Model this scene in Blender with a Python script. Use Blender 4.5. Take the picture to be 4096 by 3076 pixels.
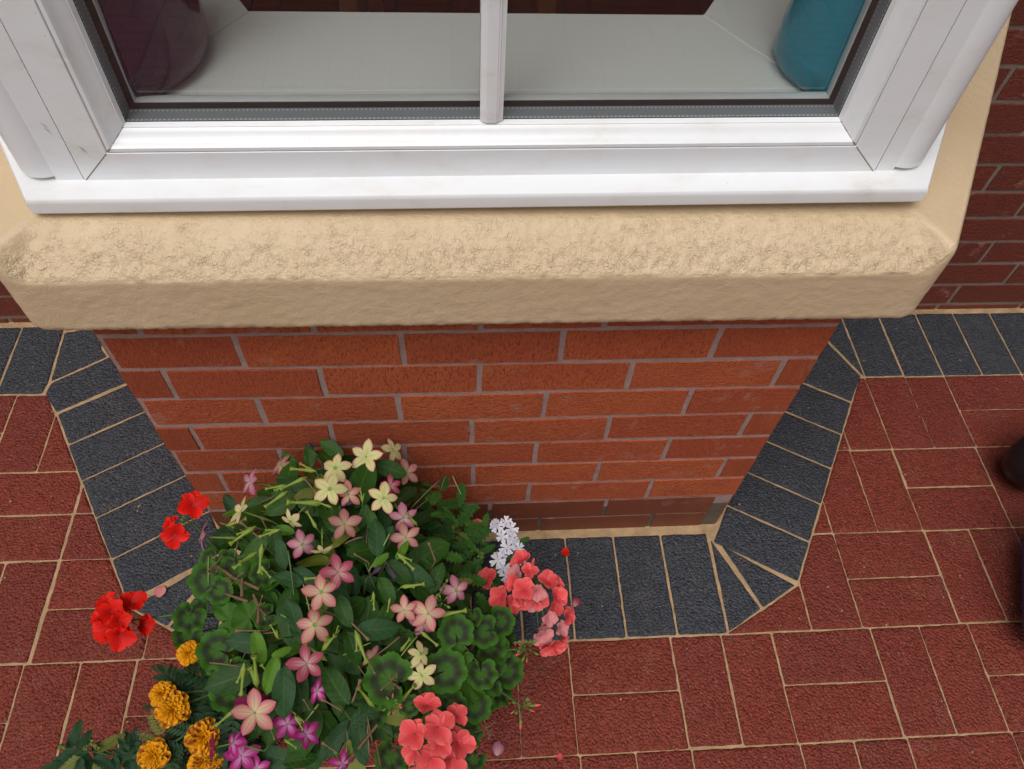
import bpy, bmesh, math, random
from mathutils import Vector, Matrix, Euler, noise
random.seed(7)
PI = math.pi
scn = bpy.context.scene
for o in list(bpy.data.objects): bpy.data.objects.remove(o)
col = scn.collection

# ------------------------------------------------------------------ camera, sky, sun, exposure
CAM = Vector((-0.03607973, -0.65635012, 1.47484))
ROT = Euler((math.radians(34.95718418), math.radians(-2.48659676), math.radians(-3.16018265)), 'XYZ')
FPX = 3060.454                      # focal length in pixels of the 4096 wide photograph
cd = bpy.data.cameras.new('camera'); cam = bpy.data.objects.new('camera', cd); col.objects.link(cam)
cam.location = CAM; cam.rotation_euler = ROT
cd.sensor_width = 36; cd.lens = 36 * FPX / 4096; cd.clip_start = .02; cd.clip_end = 200
scn.camera = cam
RM = ROT.to_matrix()

SUN_EL, SUN_AZ = math.radians(66), math.radians(205)      # azimuth clockwise from +Y
w = bpy.data.worlds.new('World'); scn.world = w; w.use_nodes = True
nt = w.node_tree; bg = nt.nodes['Background']
sky = nt.nodes.new('ShaderNodeTexSky'); sky.sky_type = 'NISHITA'; sky.sun_disc = False
sky.sun_elevation = SUN_EL; sky.sun_rotation = SUN_AZ
sky.air_density = 1.0; sky.dust_density = 6.0; sky.ozone_density = 1.0
hs = nt.nodes.new('ShaderNodeHueSaturation'); hs.inputs['Saturation'].default_value = .12
nt.links.new(sky.outputs[0], hs.inputs['Color']); nt.links.new(hs.outputs[0], bg.inputs[0])
bg.inputs[1].default_value = .095
sd = bpy.data.lights.new('sun', 'SUN'); so = bpy.data.objects.new('sun', sd); col.objects.link(so)
sd.energy = 1.5; sd.angle = math.radians(40); sd.color = (1, .97, .93)
sdir = Vector((math.sin(SUN_AZ) * math.cos(SUN_EL), math.cos(SUN_AZ) * math.cos(SUN_EL), math.sin(SUN_EL)))
so.rotation_euler = (-sdir).to_track_quat('-Z', 'Y').to_euler()
so.location = sdir * 8
scn.view_settings.view_transform = 'Standard'; scn.view_settings.look = 'None'
scn.view_settings.exposure = -0.08; scn.view_settings.gamma = 1
scn.view_settings.use_curve_mapping = False
scn.render.engine = 'CYCLES'
scn.cycles.max_bounces = 8; scn.cycles.transparent_max_bounces = 16
scn.render.resolution_x = 1024; scn.render.resolution_y = 769

# ------------------------------------------------------------------ where a point of the photograph lies in the place
K = 4096 / 2212
def ray(x, y, k=K):
    return RM @ Vector(((x * k - 2048) / FPX, -(y * k - 1538) / FPX, -1))
def onax(x, y, ax, v, k=K):
    d = ray(x, y, k); t = (v - CAM[ax]) / d[ax]
    return CAM + d * t
ORG = {1: (380, 1280), 2: (1480, 1280), 3: (2400, 1280), 4: (1900, 2000), 5: (2996, 2256), 6: (2996, 1180), 7: (0, 1200), 8: (0, 2020)}
def zw(n, x, y, ax, v):
    s = 1100 / 2212
    return onax(ORG[n][0] + x * s, ORG[n][1] + y * s, ax, v, 1)
def topx(P):
    d = RM.transposed() @ (Vector(P) - CAM)
    return ((2048 + FPX * d.x / -d.z) / K, (1538 - FPX * d.y / -d.z) / K)

# ------------------------------------------------------------------ node helpers
def mat(name):
    m = bpy.data.materials.new(name); m.use_nodes = True
    return m, m.node_tree.nodes, m.node_tree.links, m.node_tree.nodes['Principled BSDF']
def N(ns, t, **kw):
    n = ns.new(t)
    for k, v in kw.items():
        if hasattr(n, k): setattr(n, k, v)
    return n
def ramp(ns, pts):
    r = ns.new('ShaderNodeValToRGB'); e = r.color_ramp.elements
    while len(e) < len(pts): e.new(.5)
    for i, (p, c) in enumerate(pts):
        e[i].position = p; e[i].color = (*c, 1) if len(c) == 3 else c
    return r
def noise_tex(ns, ls, vec, scale, detail=4, rough=.55):
    n = ns.new('ShaderNodeTexNoise'); n.inputs['Scale'].default_value = scale
    n.inputs['Detail'].default_value = detail; n.inputs['Roughness'].default_value = rough
    ls.new(vec, n.inputs['Vector']); return n
def objvec(ns, ls, rand=True):
    tc = ns.new('ShaderNodeTexCoord'); oi = ns.new('ShaderNodeObjectInfo')
    if not rand: return tc.outputs['Object'], oi
    ml = ns.new('ShaderNodeVectorMath'); ml.operation = 'MULTIPLY_ADD'
    cb = ns.new('ShaderNodeCombineXYZ')
    for i in range(3): ls.new(oi.outputs['Random'], cb.inputs[i])
    sc = ns.new('ShaderNodeVectorMath'); sc.operation = 'SCALE'; sc.inputs['Scale'].default_value = 37
    ls.new(cb.outputs[0], sc.inputs[0])
    ml.operation = 'ADD'; ls.new(tc.outputs['Object'], ml.inputs[0]); ls.new(sc.outputs[0], ml.inputs[1])
    return ml.outputs[0], oi
def mixc(ns, ls, f, a, b, mode='MIX'):
    m = ns.new('ShaderNodeMix'); m.data_type = 'RGBA'; m.blend_type = mode
    for s, v in ((0, f), (6, a), (7, b)):
        if isinstance(v, (int, float)): m.inputs[s].default_value = v
        elif isinstance(v, tuple): m.inputs[s].default_value = (*v, 1)
        else: ls.new(v, m.inputs[s])
    return m.outputs[2]
def mth(ns, ls, op, a, b=None, c=None):
    m = ns.new('ShaderNodeMath'); m.operation = op
    for i, v in enumerate((a, b, c)):
        if v is None: continue
        if isinstance(v, (int, float)): m.inputs[i].default_value = v
        else: ls.new(v, m.inputs[i])
    return m.outputs[0]
def bump(ns, ls, h, strength, dist, prev=None):
    b = ns.new('ShaderNodeBump'); b.inputs['Strength'].default_value = strength
    b.inputs['Distance'].default_value = dist; ls.new(h, b.inputs['Height'])
    if prev is not None: ls.new(prev, b.inputs['Normal'])
    return b.outputs[0]

# ------------------------------------------------------------------ materials
def brick_material(name, c1, c2, c3, drag, rough):
    m, ns, ls, bs = mat(name)
    v, oi = objvec(ns, ls)
    mp = ns.new('ShaderNodeMapping'); ls.new(v, mp.inputs[0])
    mp.inputs['Scale'].default_value = (1, 1, .32) if drag == 'v' else ((.62, 1, 1) if drag == 'h' else (1, 1, 1))
    big = noise_tex(ns, ls, v, 14, 3)
    fine = noise_tex(ns, ls, mp.outputs[0], 400, 4, .7)
    pits = N(ns, 'ShaderNodeTexVoronoi'); pits.inputs['Scale'].default_value = 170; ls.new(mp.outputs[0], pits.inputs['Vector'])
    c = mixc(ns, ls, oi.outputs['Random'], c1, c2)
    r = ramp(ns, [(.35, (0, 0, 0)), (.7, (1, 1, 1))]); ls.new(big.outputs[0], r.inputs[0])
    c = mixc(ns, ls, mth(ns, ls, 'MULTIPLY', r.outputs[0], .55), c, c3)
    dk = ramp(ns, [(.38, (1, 1, 1)), (.50, (0, 0, 0))]); ls.new(fine.outputs[0], dk.inputs[0])
    c = mixc(ns, ls, mth(ns, ls, 'MULTIPLY', dk.outputs[0], .78 if drag else .15), c, (c1[0] * .3, c1[1] * .25, c1[2] * .25))
    sp = N(ns, 'ShaderNodeTexVoronoi'); sp.inputs['Scale'].default_value = 75; ls.new(v, sp.inputs['Vector'])
    spk = ramp(ns, [(.035, (1, 1, 1)), (.06, (0, 0, 0))]); ls.new(sp.outputs['Distance'], spk.inputs[0])
    c = mixc(ns, ls, mth(ns, ls, 'MULTIPLY', spk.outputs[0], .35), c, (.6, .42, .33))
    sm = ramp(ns, [(.60, (0, 0, 0)), (.72, (1, 1, 1))]); ls.new(noise_tex(ns, ls, v, 19, 5, .65).outputs[0], sm.inputs[0])
    c = mixc(ns, ls, mth(ns, ls, 'MULTIPLY', sm.outputs[0], .6 if drag else .25), c, (.42, .20, .15) if drag != 'm' else c1)
    ls.new(c, bs.inputs['Base Color']); bs.inputs['Roughness'].default_value = rough
    h = mth(ns, ls, 'ADD', fine.outputs[0], mth(ns, ls, 'MULTIPLY', pits.outputs['Distance'], .5))
    ls.new(bump(ns, ls, h, .85 if drag else .3, .0024), bs.inputs['Normal'])
    return m
M = {}
M['brick'] = brick_material('drag_faced_brick', (.50, .106, .030), (.39, .073, .024), (.37, .062, .023), 'v', .85)
M['brick_h'] = brick_material('rough_faced_brick', (.52, .114, .032), (.40, .077, .025), (.39, .068, .024), 'h', .85)
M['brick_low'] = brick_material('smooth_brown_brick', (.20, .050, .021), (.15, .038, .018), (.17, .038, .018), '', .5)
M['brick_main'] = brick_material('dark_red_brick_painted_shade', (.20, .038, .019), (.15, .029, .015), (.17, .035, .022), 'h', .6)  # smoother, darker glaze, plus some of the bay's shade put into the colour

def grain_material(name, ca, cb, scale, rough, bd, bstr=.6):
    m, ns, ls, bs = mat(name)
    v, oi = objvec(ns, ls, False)
    a = noise_tex(ns, ls, v, scale, 5, .7); b = noise_tex(ns, ls, v, scale / 14, 3)
    r = ramp(ns, [(.3, ca), (.7, cb)]); 
    ls.new(mth(ns, ls, 'ADD', mth(ns, ls, 'MULTIPLY', a.outputs[0], .5), mth(ns, ls, 'MULTIPLY', b.outputs[0], .5)), r.inputs[0])
    ls.new(r.outputs[0], bs.inputs['Base Color']); bs.inputs['Roughness'].default_value = rough
    ls.new(bump(ns, ls, a.outputs[0], bstr, bd), bs.inputs['Normal'])
    return m
M['mortar'] = grain_material('pinkish_grey_mortar', (.23, .148, .13), (.47, .32, .285), 420, .95, .002)
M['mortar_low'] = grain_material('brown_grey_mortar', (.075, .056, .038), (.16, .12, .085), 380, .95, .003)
M['mortar_main'] = grain_material('grey_brown_mortar', (.15, .11, .085), (.26, .2, .16), 400, .95, .002)
M['sand'] = grain_material('jointing_sand', (.21, .14, .075), (.60, .395, .215), 500, .95, .002)
M['soil'] = grain_material('dark_compost', (.012, .008, .005), (.04, .026, .015), 220, .95, .01)
M['terracotta'] = grain_material('terracotta', (.24, .085, .04), (.36, .14, .07), 120, .85, .001, .3)
M['tarmac'] = grain_material('grey_tarmac', (.04, .04, .042), (.09, .088, .085), 160, .9, .004)
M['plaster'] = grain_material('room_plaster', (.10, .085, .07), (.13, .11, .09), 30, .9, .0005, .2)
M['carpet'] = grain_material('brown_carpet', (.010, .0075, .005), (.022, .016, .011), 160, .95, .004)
M['wood'] = grain_material('orange_brown_wood', (.16, .07, .02), (.24, .11, .035), 60, .5, .0005, .2)

def paver_material(name, c1, c2, c3, speck, rough):
    m, ns, ls, bs = mat(name)
    v, oi = objvec(ns, ls)
    big = noise_tex(ns, ls, v, 9, 4, .6); mid = noise_tex(ns, ls, v, 60, 4, .6); fine = noise_tex(ns, ls, v, 300, 3, .6)
    vo = N(ns, 'ShaderNodeTexVoronoi'); vo.inputs['Scale'].default_value = 190; ls.new(v, vo.inputs['Vector'])
    vo2 = N(ns, 'ShaderNodeTexVoronoi'); vo2.inputs['Scale'].default_value = 95; ls.new(v, vo2.inputs['Vector'])
    c = mixc(ns, ls, oi.outputs['Random'], c1, c2)
    r = ramp(ns, [(.35, (0, 0, 0)), (.68, (1, 1, 1))]); ls.new(big.outputs[0], r.inputs[0])
    c = mixc(ns, ls, mth(ns, ls, 'MULTIPLY', r.outputs[0], .6), c, c3)
    hl = ramp(ns, [(.45, (0, 0, 0)), (.75, (1, 1, 1))]); ls.new(fine.outputs[0], hl.inputs[0])
    vs_ = ns.new('ShaderNodeSeparateColor'); ls.new(vo.outputs['Color'], vs_.inputs[0])
    c = mixc(ns, ls, mth(ns, ls, 'MULTIPLY', vs_.outputs[1], .8), c, tuple(x * .42 for x in c1))
    c = mixc(ns, ls, mth(ns, ls, 'MULTIPLY', hl.outputs[0], .5), c, speck)
    # scattered pale aggregate grains
    sp = ramp(ns, [(.10, (1, 1, 1)), (.16, (0, 0, 0))]); ls.new(vo2.outputs['Distance'], sp.inputs[0])
    sel = ramp(ns, [(.80, (0, 0, 0)), (.86, (1, 1, 1))]); 
    sx = ns.new('ShaderNodeSeparateColor'); ls.new(vo2.outputs['Color'], sx.inputs[0]); ls.new(sx.outputs[0], sel.inputs[0])
    c = mixc(ns, ls, mth(ns, ls, 'MULTIPLY', mth(ns, ls, 'MULTIPLY', sp.outputs[0], sel.outputs[0]), .55), c, (.38, .27, .23))
    # sand left lying in the pits, in patches
    pa = ramp(ns, [(.56, (0, 0, 0)), (.70, (1, 1, 1))]); ls.new(noise_tex(ns, ls, v, 13, 4, .6).outputs[0], pa.inputs[0])
    sk = ramp(ns, [(.56, (0, 0, 0)), (.64, (1, 1, 1))]); ls.new(noise_tex(ns, ls, v, 480, 3, .6).outputs[0], sk.inputs[0])
    c = mixc(ns, ls, mth(ns, ls, 'MULTIPLY', mth(ns, ls, 'MULTIPLY', pa.outputs[0], sk.outputs[0]), .6), c, (.36, .25, .15))
    ls.new(c, bs.inputs['Base Color'])
    rr = ramp(ns, [(.3, (rough - .12,) * 3), (.7, (rough + .15,) * 3)]); ls.new(mid.outputs[0], rr.inputs[0])
    ls.new(rr.outputs[0], bs.inputs['Roughness'])
    h = mth(ns, ls, 'ADD', mth(ns, ls, 'MULTIPLY', mid.outputs[0], .9), mth(ns, ls, 'ADD', mth(ns, ls, 'MULTIPLY', vo.outputs['Distance'], -.7), mth(ns, ls, 'MULTIPLY', fine.outputs[0], .45)))
    bs.inputs['Specular IOR Level'].default_value = .36
    ls.new(bump(ns, ls, h, .9, .006), bs.inputs['Normal'])
    return m
M['paver_red'] = paver_material('red_paver', (.235, .031, .0155), (.165, .0220, .0122), (.21, .039, .024), (.36, .095, .063), .56)
M['paver_black'] = paver_material('blue_black_paver', (.034, .039, .051), (.047, .052, .064), (.056, .062, .075), (.12, .126, .142), .46)

def render_material():
    m, ns, ls, bs = mat('cream_masonry_paint')
    v, oi = objvec(ns, ls, False)
    at = ns.new('ShaderNodeAttribute'); at.attribute_name = 'rough'
    b = noise_tex(ns, ls, v, 8, 3); fine = noise_tex(ns, ls, v, 520, 3, .6)
    wr = noise_tex(ns, ls, v, 60, 2); wv = ns.new('ShaderNodeVectorMath'); wv.operation = 'MULTIPLY_ADD'
    ls.new(wr.outputs['Color'], wv.inputs[0]); wv.inputs[1].default_value = (.007, .007, .007); ls.new(v, wv.inputs[2])
    d = noise_tex(ns, ls, wv.outputs[0], 95, 3, .55); d2 = noise_tex(ns, ls, wv.outputs[0], 300, 3, .6)
    vo = N(ns, 'ShaderNodeTexVoronoi'); vo.feature = 'DISTANCE_TO_EDGE'; vo.inputs['Scale'].default_value = 235; ls.new(wv.outputs[0], vo.inputs['Vector'])
    crs = ramp(ns, [(.0, (0, 0, 0)), (.16, (1, 1, 1))]); ls.new(vo.outputs['Distance'], crs.inputs[0])
    r = ramp(ns, [(.3, (.605, .45, .28)), (.7, (.645, .49, .315))]); ls.new(b.outputs[0], r.inputs[0])
    gate = ramp(ns, [(.42, (0, 0, 0)), (.60, (1, 1, 1))]); ls.new(noise_tex(ns, ls, v, 110, 4).outputs[0], gate.inputs[0])
    pit = mth(ns, ls, 'MULTIPLY', mth(ns, ls, 'SUBTRACT', 1, crs.outputs[0]), mth(ns, ls, 'MULTIPLY', at.outputs['Fac'], gate.outputs[0]))
    c = mixc(ns, ls, mth(ns, ls, 'MULTIPLY', pit, .06), r.outputs[0], (.36, .24, .13))  # creases tinted slightly darker: small relief shadows put into the paint colour
    ls.new(c, bs.inputs['Base Color']); bs.inputs['Roughness'].default_value = .5
    h = mth(ns, ls, 'ADD', mth(ns, ls, 'MULTIPLY', mth(ns, ls, 'SUBTRACT', mth(ns, ls, 'MULTIPLY', d.outputs[0], 2.0), mth(ns, ls, 'MULTIPLY', pit, .34)), at.outputs['Fac']),
            mth(ns, ls, 'MULTIPLY', mth(ns, ls, 'ADD', mth(ns, ls, 'MULTIPLY', d2.outputs[0], .50), mth(ns, ls, 'MULTIPLY', fine.outputs[0], .35)), mth(ns, ls, 'MULTIPLY_ADD', at.outputs['Fac'], .6, .35)))
    ls.new(bump(ns, ls, h, .9, .0024), bs.inputs['Normal'])
    return m
M['render'] = render_material()

def upvc():
    m, ns, ls, bs = mat('white_upvc')
    v, oi = objvec(ns, ls, False)
    mp = ns.new('ShaderNodeMapping'); mp.inputs['Scale'].default_value = (.5, 1, 1); ls.new(v, mp.inputs[0])
    a = noise_tex(ns, ls, mp.outputs[0], 22, 5, .65)
    r = ramp(ns, [(.27, (.66, .635, .60)), (.40, (.76, .755, .755)), (.52, (.785, .79, .81))]); ls.new(a.outputs[0], r.inputs[0])
    s = N(ns, 'ShaderNodeTexVoronoi'); s.inputs['Scale'].default_value = 26; ls.new(v, s.inputs['Vector'])
    sp = ramp(ns, [(.018, (1, 1, 1)), (.03, (0, 0, 0))]); ls.new(s.outputs['Distance'], sp.inputs[0])
    c = mixc(ns, ls, mth(ns, ls, 'MULTIPLY', sp.outputs[0], .45), r.outputs[0], (.25, .22, .2))
    ls.new(c, bs.inputs['Base Color']); bs.inputs['Roughness'].default_value = .28
    return m
M['upvc'] = upvc()
def flat(name, c, rough=.5, **kw):
    m, ns, ls, bs = mat(name); bs.inputs['Base Color'].default_value = (*c, 1); bs.inputs['Roughness'].default_value = rough
    v, oi = objvec(ns, ls); a = noise_tex(ns, ls, v, kw.get('s', 60), 3)
    cc = mixc(ns, ls, mth(ns, ls, 'MULTIPLY', a.outputs[0], kw.get('var', .5)), c, tuple(x * .55 for x in c)); ls.new(cc, bs.inputs['Base Color'])
    for k, x in kw.items():
        if k in bs.inputs: bs.inputs[k].default_value = x
    return m
M['grime'] = flat('joint_grime', (.30, .22, .15), .9)
M['scuff'] = flat('grey_scuff', (.42, .42, .45), .6)
M['gasket'] = flat('black_gasket', (.035, .035, .033), .85)
M['board'] = flat('window_board_paint', (.82, .82, .80), .35, var=.08, s=12)
M['purple'] = flat('dark_purple_glaze', (.040, .024, .062), .12)
M['handle'] = flat('dark_brown_handle', (.06, .045, .04), .35)
M['tyre'] = flat('black_rubber', (.012, .012, .013), .35)
M['rubber_dusty'] = flat('dusty_rubber', (.05, .04, .035), .8)
M['navy'] = flat('navy_plastic', (.02, .06, .22), .5)
def spacer():
    m, ns, ls, bs = mat('perforated_spacer')
    tc = ns.new('ShaderNodeUVMap'); sp = ns.new('ShaderNodeSeparateXYZ'); ls.new(tc.outputs[0], sp.inputs[0])
    fx = mth(ns, ls, 'FRACT', mth(ns, ls, 'DIVIDE', sp.outputs[0], .0047))
    a = mth(ns, ls, 'LESS_THAN', mth(ns, ls, 'ABSOLUTE', mth(ns, ls, 'SUBTRACT', fx, .5)), .16)
    l1 = mth(ns, ls, 'LESS_THAN', mth(ns, ls, 'ABSOLUTE', mth(ns, ls, 'SUBTRACT', sp.outputs[1], .16)), .05)
    l2 = mth(ns, ls, 'LESS_THAN', mth(ns, ls, 'ABSOLUTE', mth(ns, ls, 'SUBTRACT', sp.outputs[1], .86)), .05)
    d = mth(ns, ls, 'MULTIPLY', a, mth(ns, ls, 'ADD', l1, l2))
    c = mixc(ns, ls, d, (.25, .275, .30), (.62, .64, .66)); ls.new(c, bs.inputs['Base Color'])
    bs.inputs['Roughness'].default_value = .4; bs.inputs['Metallic'].default_value = .3
    return m
M['spacer'] = spacer()
def glass(name, tint, ior):
    m, ns, ls, bs = mat(name); ns.remove(bs)
    out = ns['Material Output']; tr = ns.new('ShaderNodeBsdfTransparent'); gl = ns.new('ShaderNodeBsdfGlossy')
    tr.inputs[0].default_value = (*tint, 1); gl.inputs['Roughness'].default_value = .0
    fr = ns.new('ShaderNodeLayerWeight'); fr.inputs[0].default_value = .5
    p5 = mth(ns, ls, 'POWER', fr.outputs['Facing'], 5)
    f2 = mth(ns, ls, 'MINIMUM', mth(ns, ls, 'MULTIPLY_ADD', p5, .9, .095), 1)
    mx = ns.new('ShaderNodeMixShader'); ls.new(f2, mx.inputs[0]); ls.new(tr.outputs[0], mx.inputs[1]); ls.new(gl.outputs[0], mx.inputs[2])
    ls.new(mx.outputs[0], out.inputs[0]); return m
M['glass'] = glass('window_glass', (.965, .98, .97), 1.5)
def vglass():
    m, ns, ls, bs = mat('turquoise_glass')
    bs.inputs['Base Color'].default_value = (.015, .56, .74, 1); bs.inputs['Roughness'].default_value = .03
    bs.inputs['Transmission Weight'].default_value = .55; bs.inputs['IOR'].default_value = 1.3
    return m
M['vglass'] = vglass()

# plants --------------------------------------------------------------
def uvs(ns, ls):
    u = ns.new('ShaderNodeUVMap'); s = ns.new('ShaderNodeSeparateXYZ'); ls.new(u.outputs[0], s.inputs[0]); return s.outputs[0], s.outputs[1]
def leafy(m_name, base, base2, vein, rough, side_veins=7, vein_amt=.5, transl=.0):
    """u across (0..1), v along; midrib and side veins printed in the leaf's own pigment and relief"""
    m, ns, ls, bs = mat(m_name); u, v = uvs(ns, ls); ov, oi = objvec(ns, ls)
    n = noise_tex(ns, ls, ov, 60, 3)
    c = mixc(ns, ls, oi.outputs['Random'], base, base2)
    c = mixc(ns, ls, mth(ns, ls, 'MULTIPLY', n.outputs[0], .5), c, tuple(x * .6 for x in base))
    old = mth(ns, ls, 'MULTIPLY', mth(ns, ls, 'GREATER_THAN', oi.outputs['Random'], .955), .6)
    c = mixc(ns, ls, old, c, (.20, .19, .03))
    a = mth(ns, ls, 'ABSOLUTE', mth(ns, ls, 'SUBTRACT', u, .5))
    mid = mth(ns, ls, 'LESS_THAN', a, .022)
    ph = mth(ns, ls, 'FRACT', mth(ns, ls, 'MULTIPLY', mth(ns, ls, 'SUBTRACT', v, mth(ns, ls, 'MULTIPLY', a, .45)), side_veins))
    vv = mth(ns, ls, 'ABSOLUTE', mth(ns, ls, 'SUBTRACT', ph, .5))
    sv = mth(ns, ls, 'LESS_THAN', vv, .045)
    f = mth(ns, ls, 'MAXIMUM', mid, mth(ns, ls, 'MULTIPLY', sv, .3))
    c = mixc(ns, ls, mth(ns, ls, 'MULTIPLY', f, vein_amt), c, vein)
    bs.inputs['Specular IOR Level'].default_value = .18
    ls.new(c, bs.inputs['Base Color']); bs.inputs['Roughness'].default_value = rough
    h = mth(ns, ls, 'ADD', mth(ns, ls, 'MULTIPLY', vv, .5), mth(ns, ls, 'MULTIPLY', n.outputs[0], .4))
    ls.new(bump(ns, ls, h, .5, .0016), bs.inputs['Normal'])
    return m
M['tleaf'] = leafy('tobacco_leaf', (.015, .052, .005), (.032, .092, .009), (.08, .15, .03), .5, 6, .4)
M['tleaf2'] = leafy('tobacco_leaf_bluish', (.016, .052, .014), (.024, .072, .019), (.07, .13, .05), .5, 6, .35)
M['tleaf3'] = leafy('tobacco_leaf_young', (.060, .15, .010), (.085, .19, .014), (.13, .24, .045), .5, 6, .4)
M['vleaf'] = leafy('verbena_leaf', (.032, .105, .016), (.050, .14, .020), (.008, .03, .005), .55, 9, .7)
M['mint'] = leafy('trailing_leaf', (.016, .052, .020), (.026, .072, .028), (.008, .03, .010), .55, 8, .6)
M['mleaf'] = leafy('marigold_leaf', (.014, .042, .014), (.026, .062, .020), (.04, .07, .04), .5, 3, .2)
def zonal():
    m, ns, ls, bs = mat('zonal_geranium_leaf'); u, v = uvs(ns, ls); ov, oi = objvec(ns, ls)
    n = noise_tex(ns, ls, ov, 70, 3); n2 = noise_tex(ns, ls, ov, 25, 2)
    rr = mth(ns, ls, 'ADD', v, mth(ns, ls, 'MULTIPLY', mth(ns, ls, 'SUBTRACT', n2.outputs[0], .5), .22))
    g = (.052, .135, .014)
    r = ramp(ns, [(.0, (.050, .125, .014)), (.33, (.036, .098, .011)), (.44, (.026, .032, .013)), (.64, (.028, .030, .014)), (.76, (.034, .105, .009)), (1, (.055, .155, .012))])
    ls.new(rr, r.inputs[0])
    plain = mth(ns, ls, 'GREATER_THAN', oi.outputs['Random'], .82)
    c = mixc(ns, ls, plain, r.outputs[0], g)
    c = mixc(ns, ls, mth(ns, ls, 'MULTIPLY', n.outputs[0], .45), c, (.012, .035, .008))
    ls.new(c, bs.inputs['Base Color']); bs.inputs['Roughness'].default_value = .6; bs.inputs['Specular IOR Level'].default_value = .15
    sp = mth(ns, ls, 'ABSOLUTE', mth(ns, ls, 'SUBTRACT', mth(ns, ls, 'FRACT', mth(ns, ls, 'MULTIPLY', u, 9)), .5))
    ls.new(bump(ns, ls, mth(ns, ls, 'ADD', mth(ns, ls, 'MULTIPLY', sp, .6), mth(ns, ls, 'MULTIPLY', n.outputs[0], .4)), .4, .0012), bs.inputs['Normal'])
    return m
M['gleaf'] = zonal()
def petal_material(name, cin, cmid, cedge, rough=.55, streak=.25):
    m, ns, ls, bs = mat(name); u, v = uvs(ns, ls); ov, oi = objvec(ns, ls)
    n = noise_tex(ns, ls, ov, 180, 3)
    a = mth(ns, ls, 'MULTIPLY', mth(ns, ls, 'ABSOLUTE', mth(ns, ls, 'SUBTRACT', u, .5)), 2)
    e = mth(ns, ls, 'ADD', mth(ns, ls, 'MULTIPLY', v, .60), mth(ns, ls, 'MULTIPLY', mth(ns, ls, 'POWER', a, 2.0), .55))
    e = mth(ns, ls, 'ADD', e, mth(ns, ls, 'MULTIPLY', mth(ns, ls, 'SUBTRACT', n.outputs[0], .5), streak))
    r = ramp(ns, [(.08, cin), (.45, cmid), (.88, cedge)]); ls.new(e, r.inputs[0])
    c = mixc(ns, ls, mth(ns, ls, 'LESS_THAN', a, .05), r.outputs[0], tuple(x * .75 for x in cmid))
    c = mixc(ns, ls, mth(ns, ls, 'MULTIPLY', oi.outputs['Random'], .42), c, tuple(x * .55 for x in cmid))
    ls.new(c, bs.inputs['Base Color']); bs.inputs['Roughness'].default_value = rough
    bs.inputs['Specular IOR Level'].default_value = .14
    vein = mth(ns, ls, 'ABSOLUTE', mth(ns, ls, 'SUBTRACT', mth(ns, ls, 'FRACT', mth(ns, ls, 'MULTIPLY', u, 7)), .5))
    ls.new(bump(ns, ls, vein, .3, .0008), bs.inputs['Normal'])
    return m
M['p_cream'] = petal_material('cream_star_petal', (.42, .46, .16), (.58, .54, .25), (.50, .18, .15))
M['p_pink'] = petal_material('pink_star_petal', (.50, .46, .24), (.48, .21, .18), (.36, .065, .085))
M['p_dusty'] = petal_material('dusty_pink_star_petal', (.42, .34, .19), (.36, .16, .14), (.28, .06, .085))
M['p_lilac'] = petal_material('lilac_pink_star_petal', (.48, .38, .32), (.42, .16, .21), (.29, .040, .11))
M['p_deep'] = petal_material('deep_pink_star_petal', (.50, .34, .30), (.34, .065, .10), (.27, .032, .07))
M['p_mag'] = petal_material('magenta_star_petal', (.55, .30, .48), (.36, .022, .17), (.28, .008, .10))
M['p_dark'] = petal_material('dark_magenta_star_petal', (.25, .02, .09), (.19, .008, .055), (.15, .006, .04))
M['p_red'] = petal_material('scarlet_petal', (.40, .006, .010), (.66, .008, .004), (.76, .022, .006), .5, .25)
M['p_coral'] = petal_material('coral_pink_petal', (.58, .030, .055), (.74, .085, .085), (.80, .16, .15), .5, .35)
M['p_faded'] = petal_material('faded_pink_petal', (.60, .14, .17), (.66, .26, .26), (.6, .2, .2), .55, .3)
M['p_white'] = petal_material('pale_lilac_white_petal', (.66, .66, .52), (.68, .66, .78), (.74, .72, .84), .5, .1)
M['p_gold'] = petal_material('golden_marigold_petal', (.34, .07, .002), (.66, .24, .003), (.80, .36, .006), .6, .1)
M['p_bi'] = petal_material('maroon_and_gold_marigold_petal', (.11, .007, .002), (.20, .018, .002), (.82, .36, .008), .6, .12)
M['p_maroon'] = petal_material('maroon_marigold_petal', (.15, .008, .004), (.13, .008, .004), (.6, .26, .01), .6, .1)
M['lime'] = flat('lime_green_bud', (.20, .27, .030), .55)
M['limed'] = flat('green_tube', (.22, .30, .07), .5)
M['stem'] = flat('green_stem', (.06, .12, .025), .55)
M['stemb'] = flat('brown_stem', (.15, .085, .04), .7)
M['dead'] = flat('withered_brown', (.20, .115, .06), .85)
M['deadp'] = flat('withered_purple', (.055, .025, .06), .8)
M['gbud'] = flat('green_flower_bud', (.14, .22, .035), .55)

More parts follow.
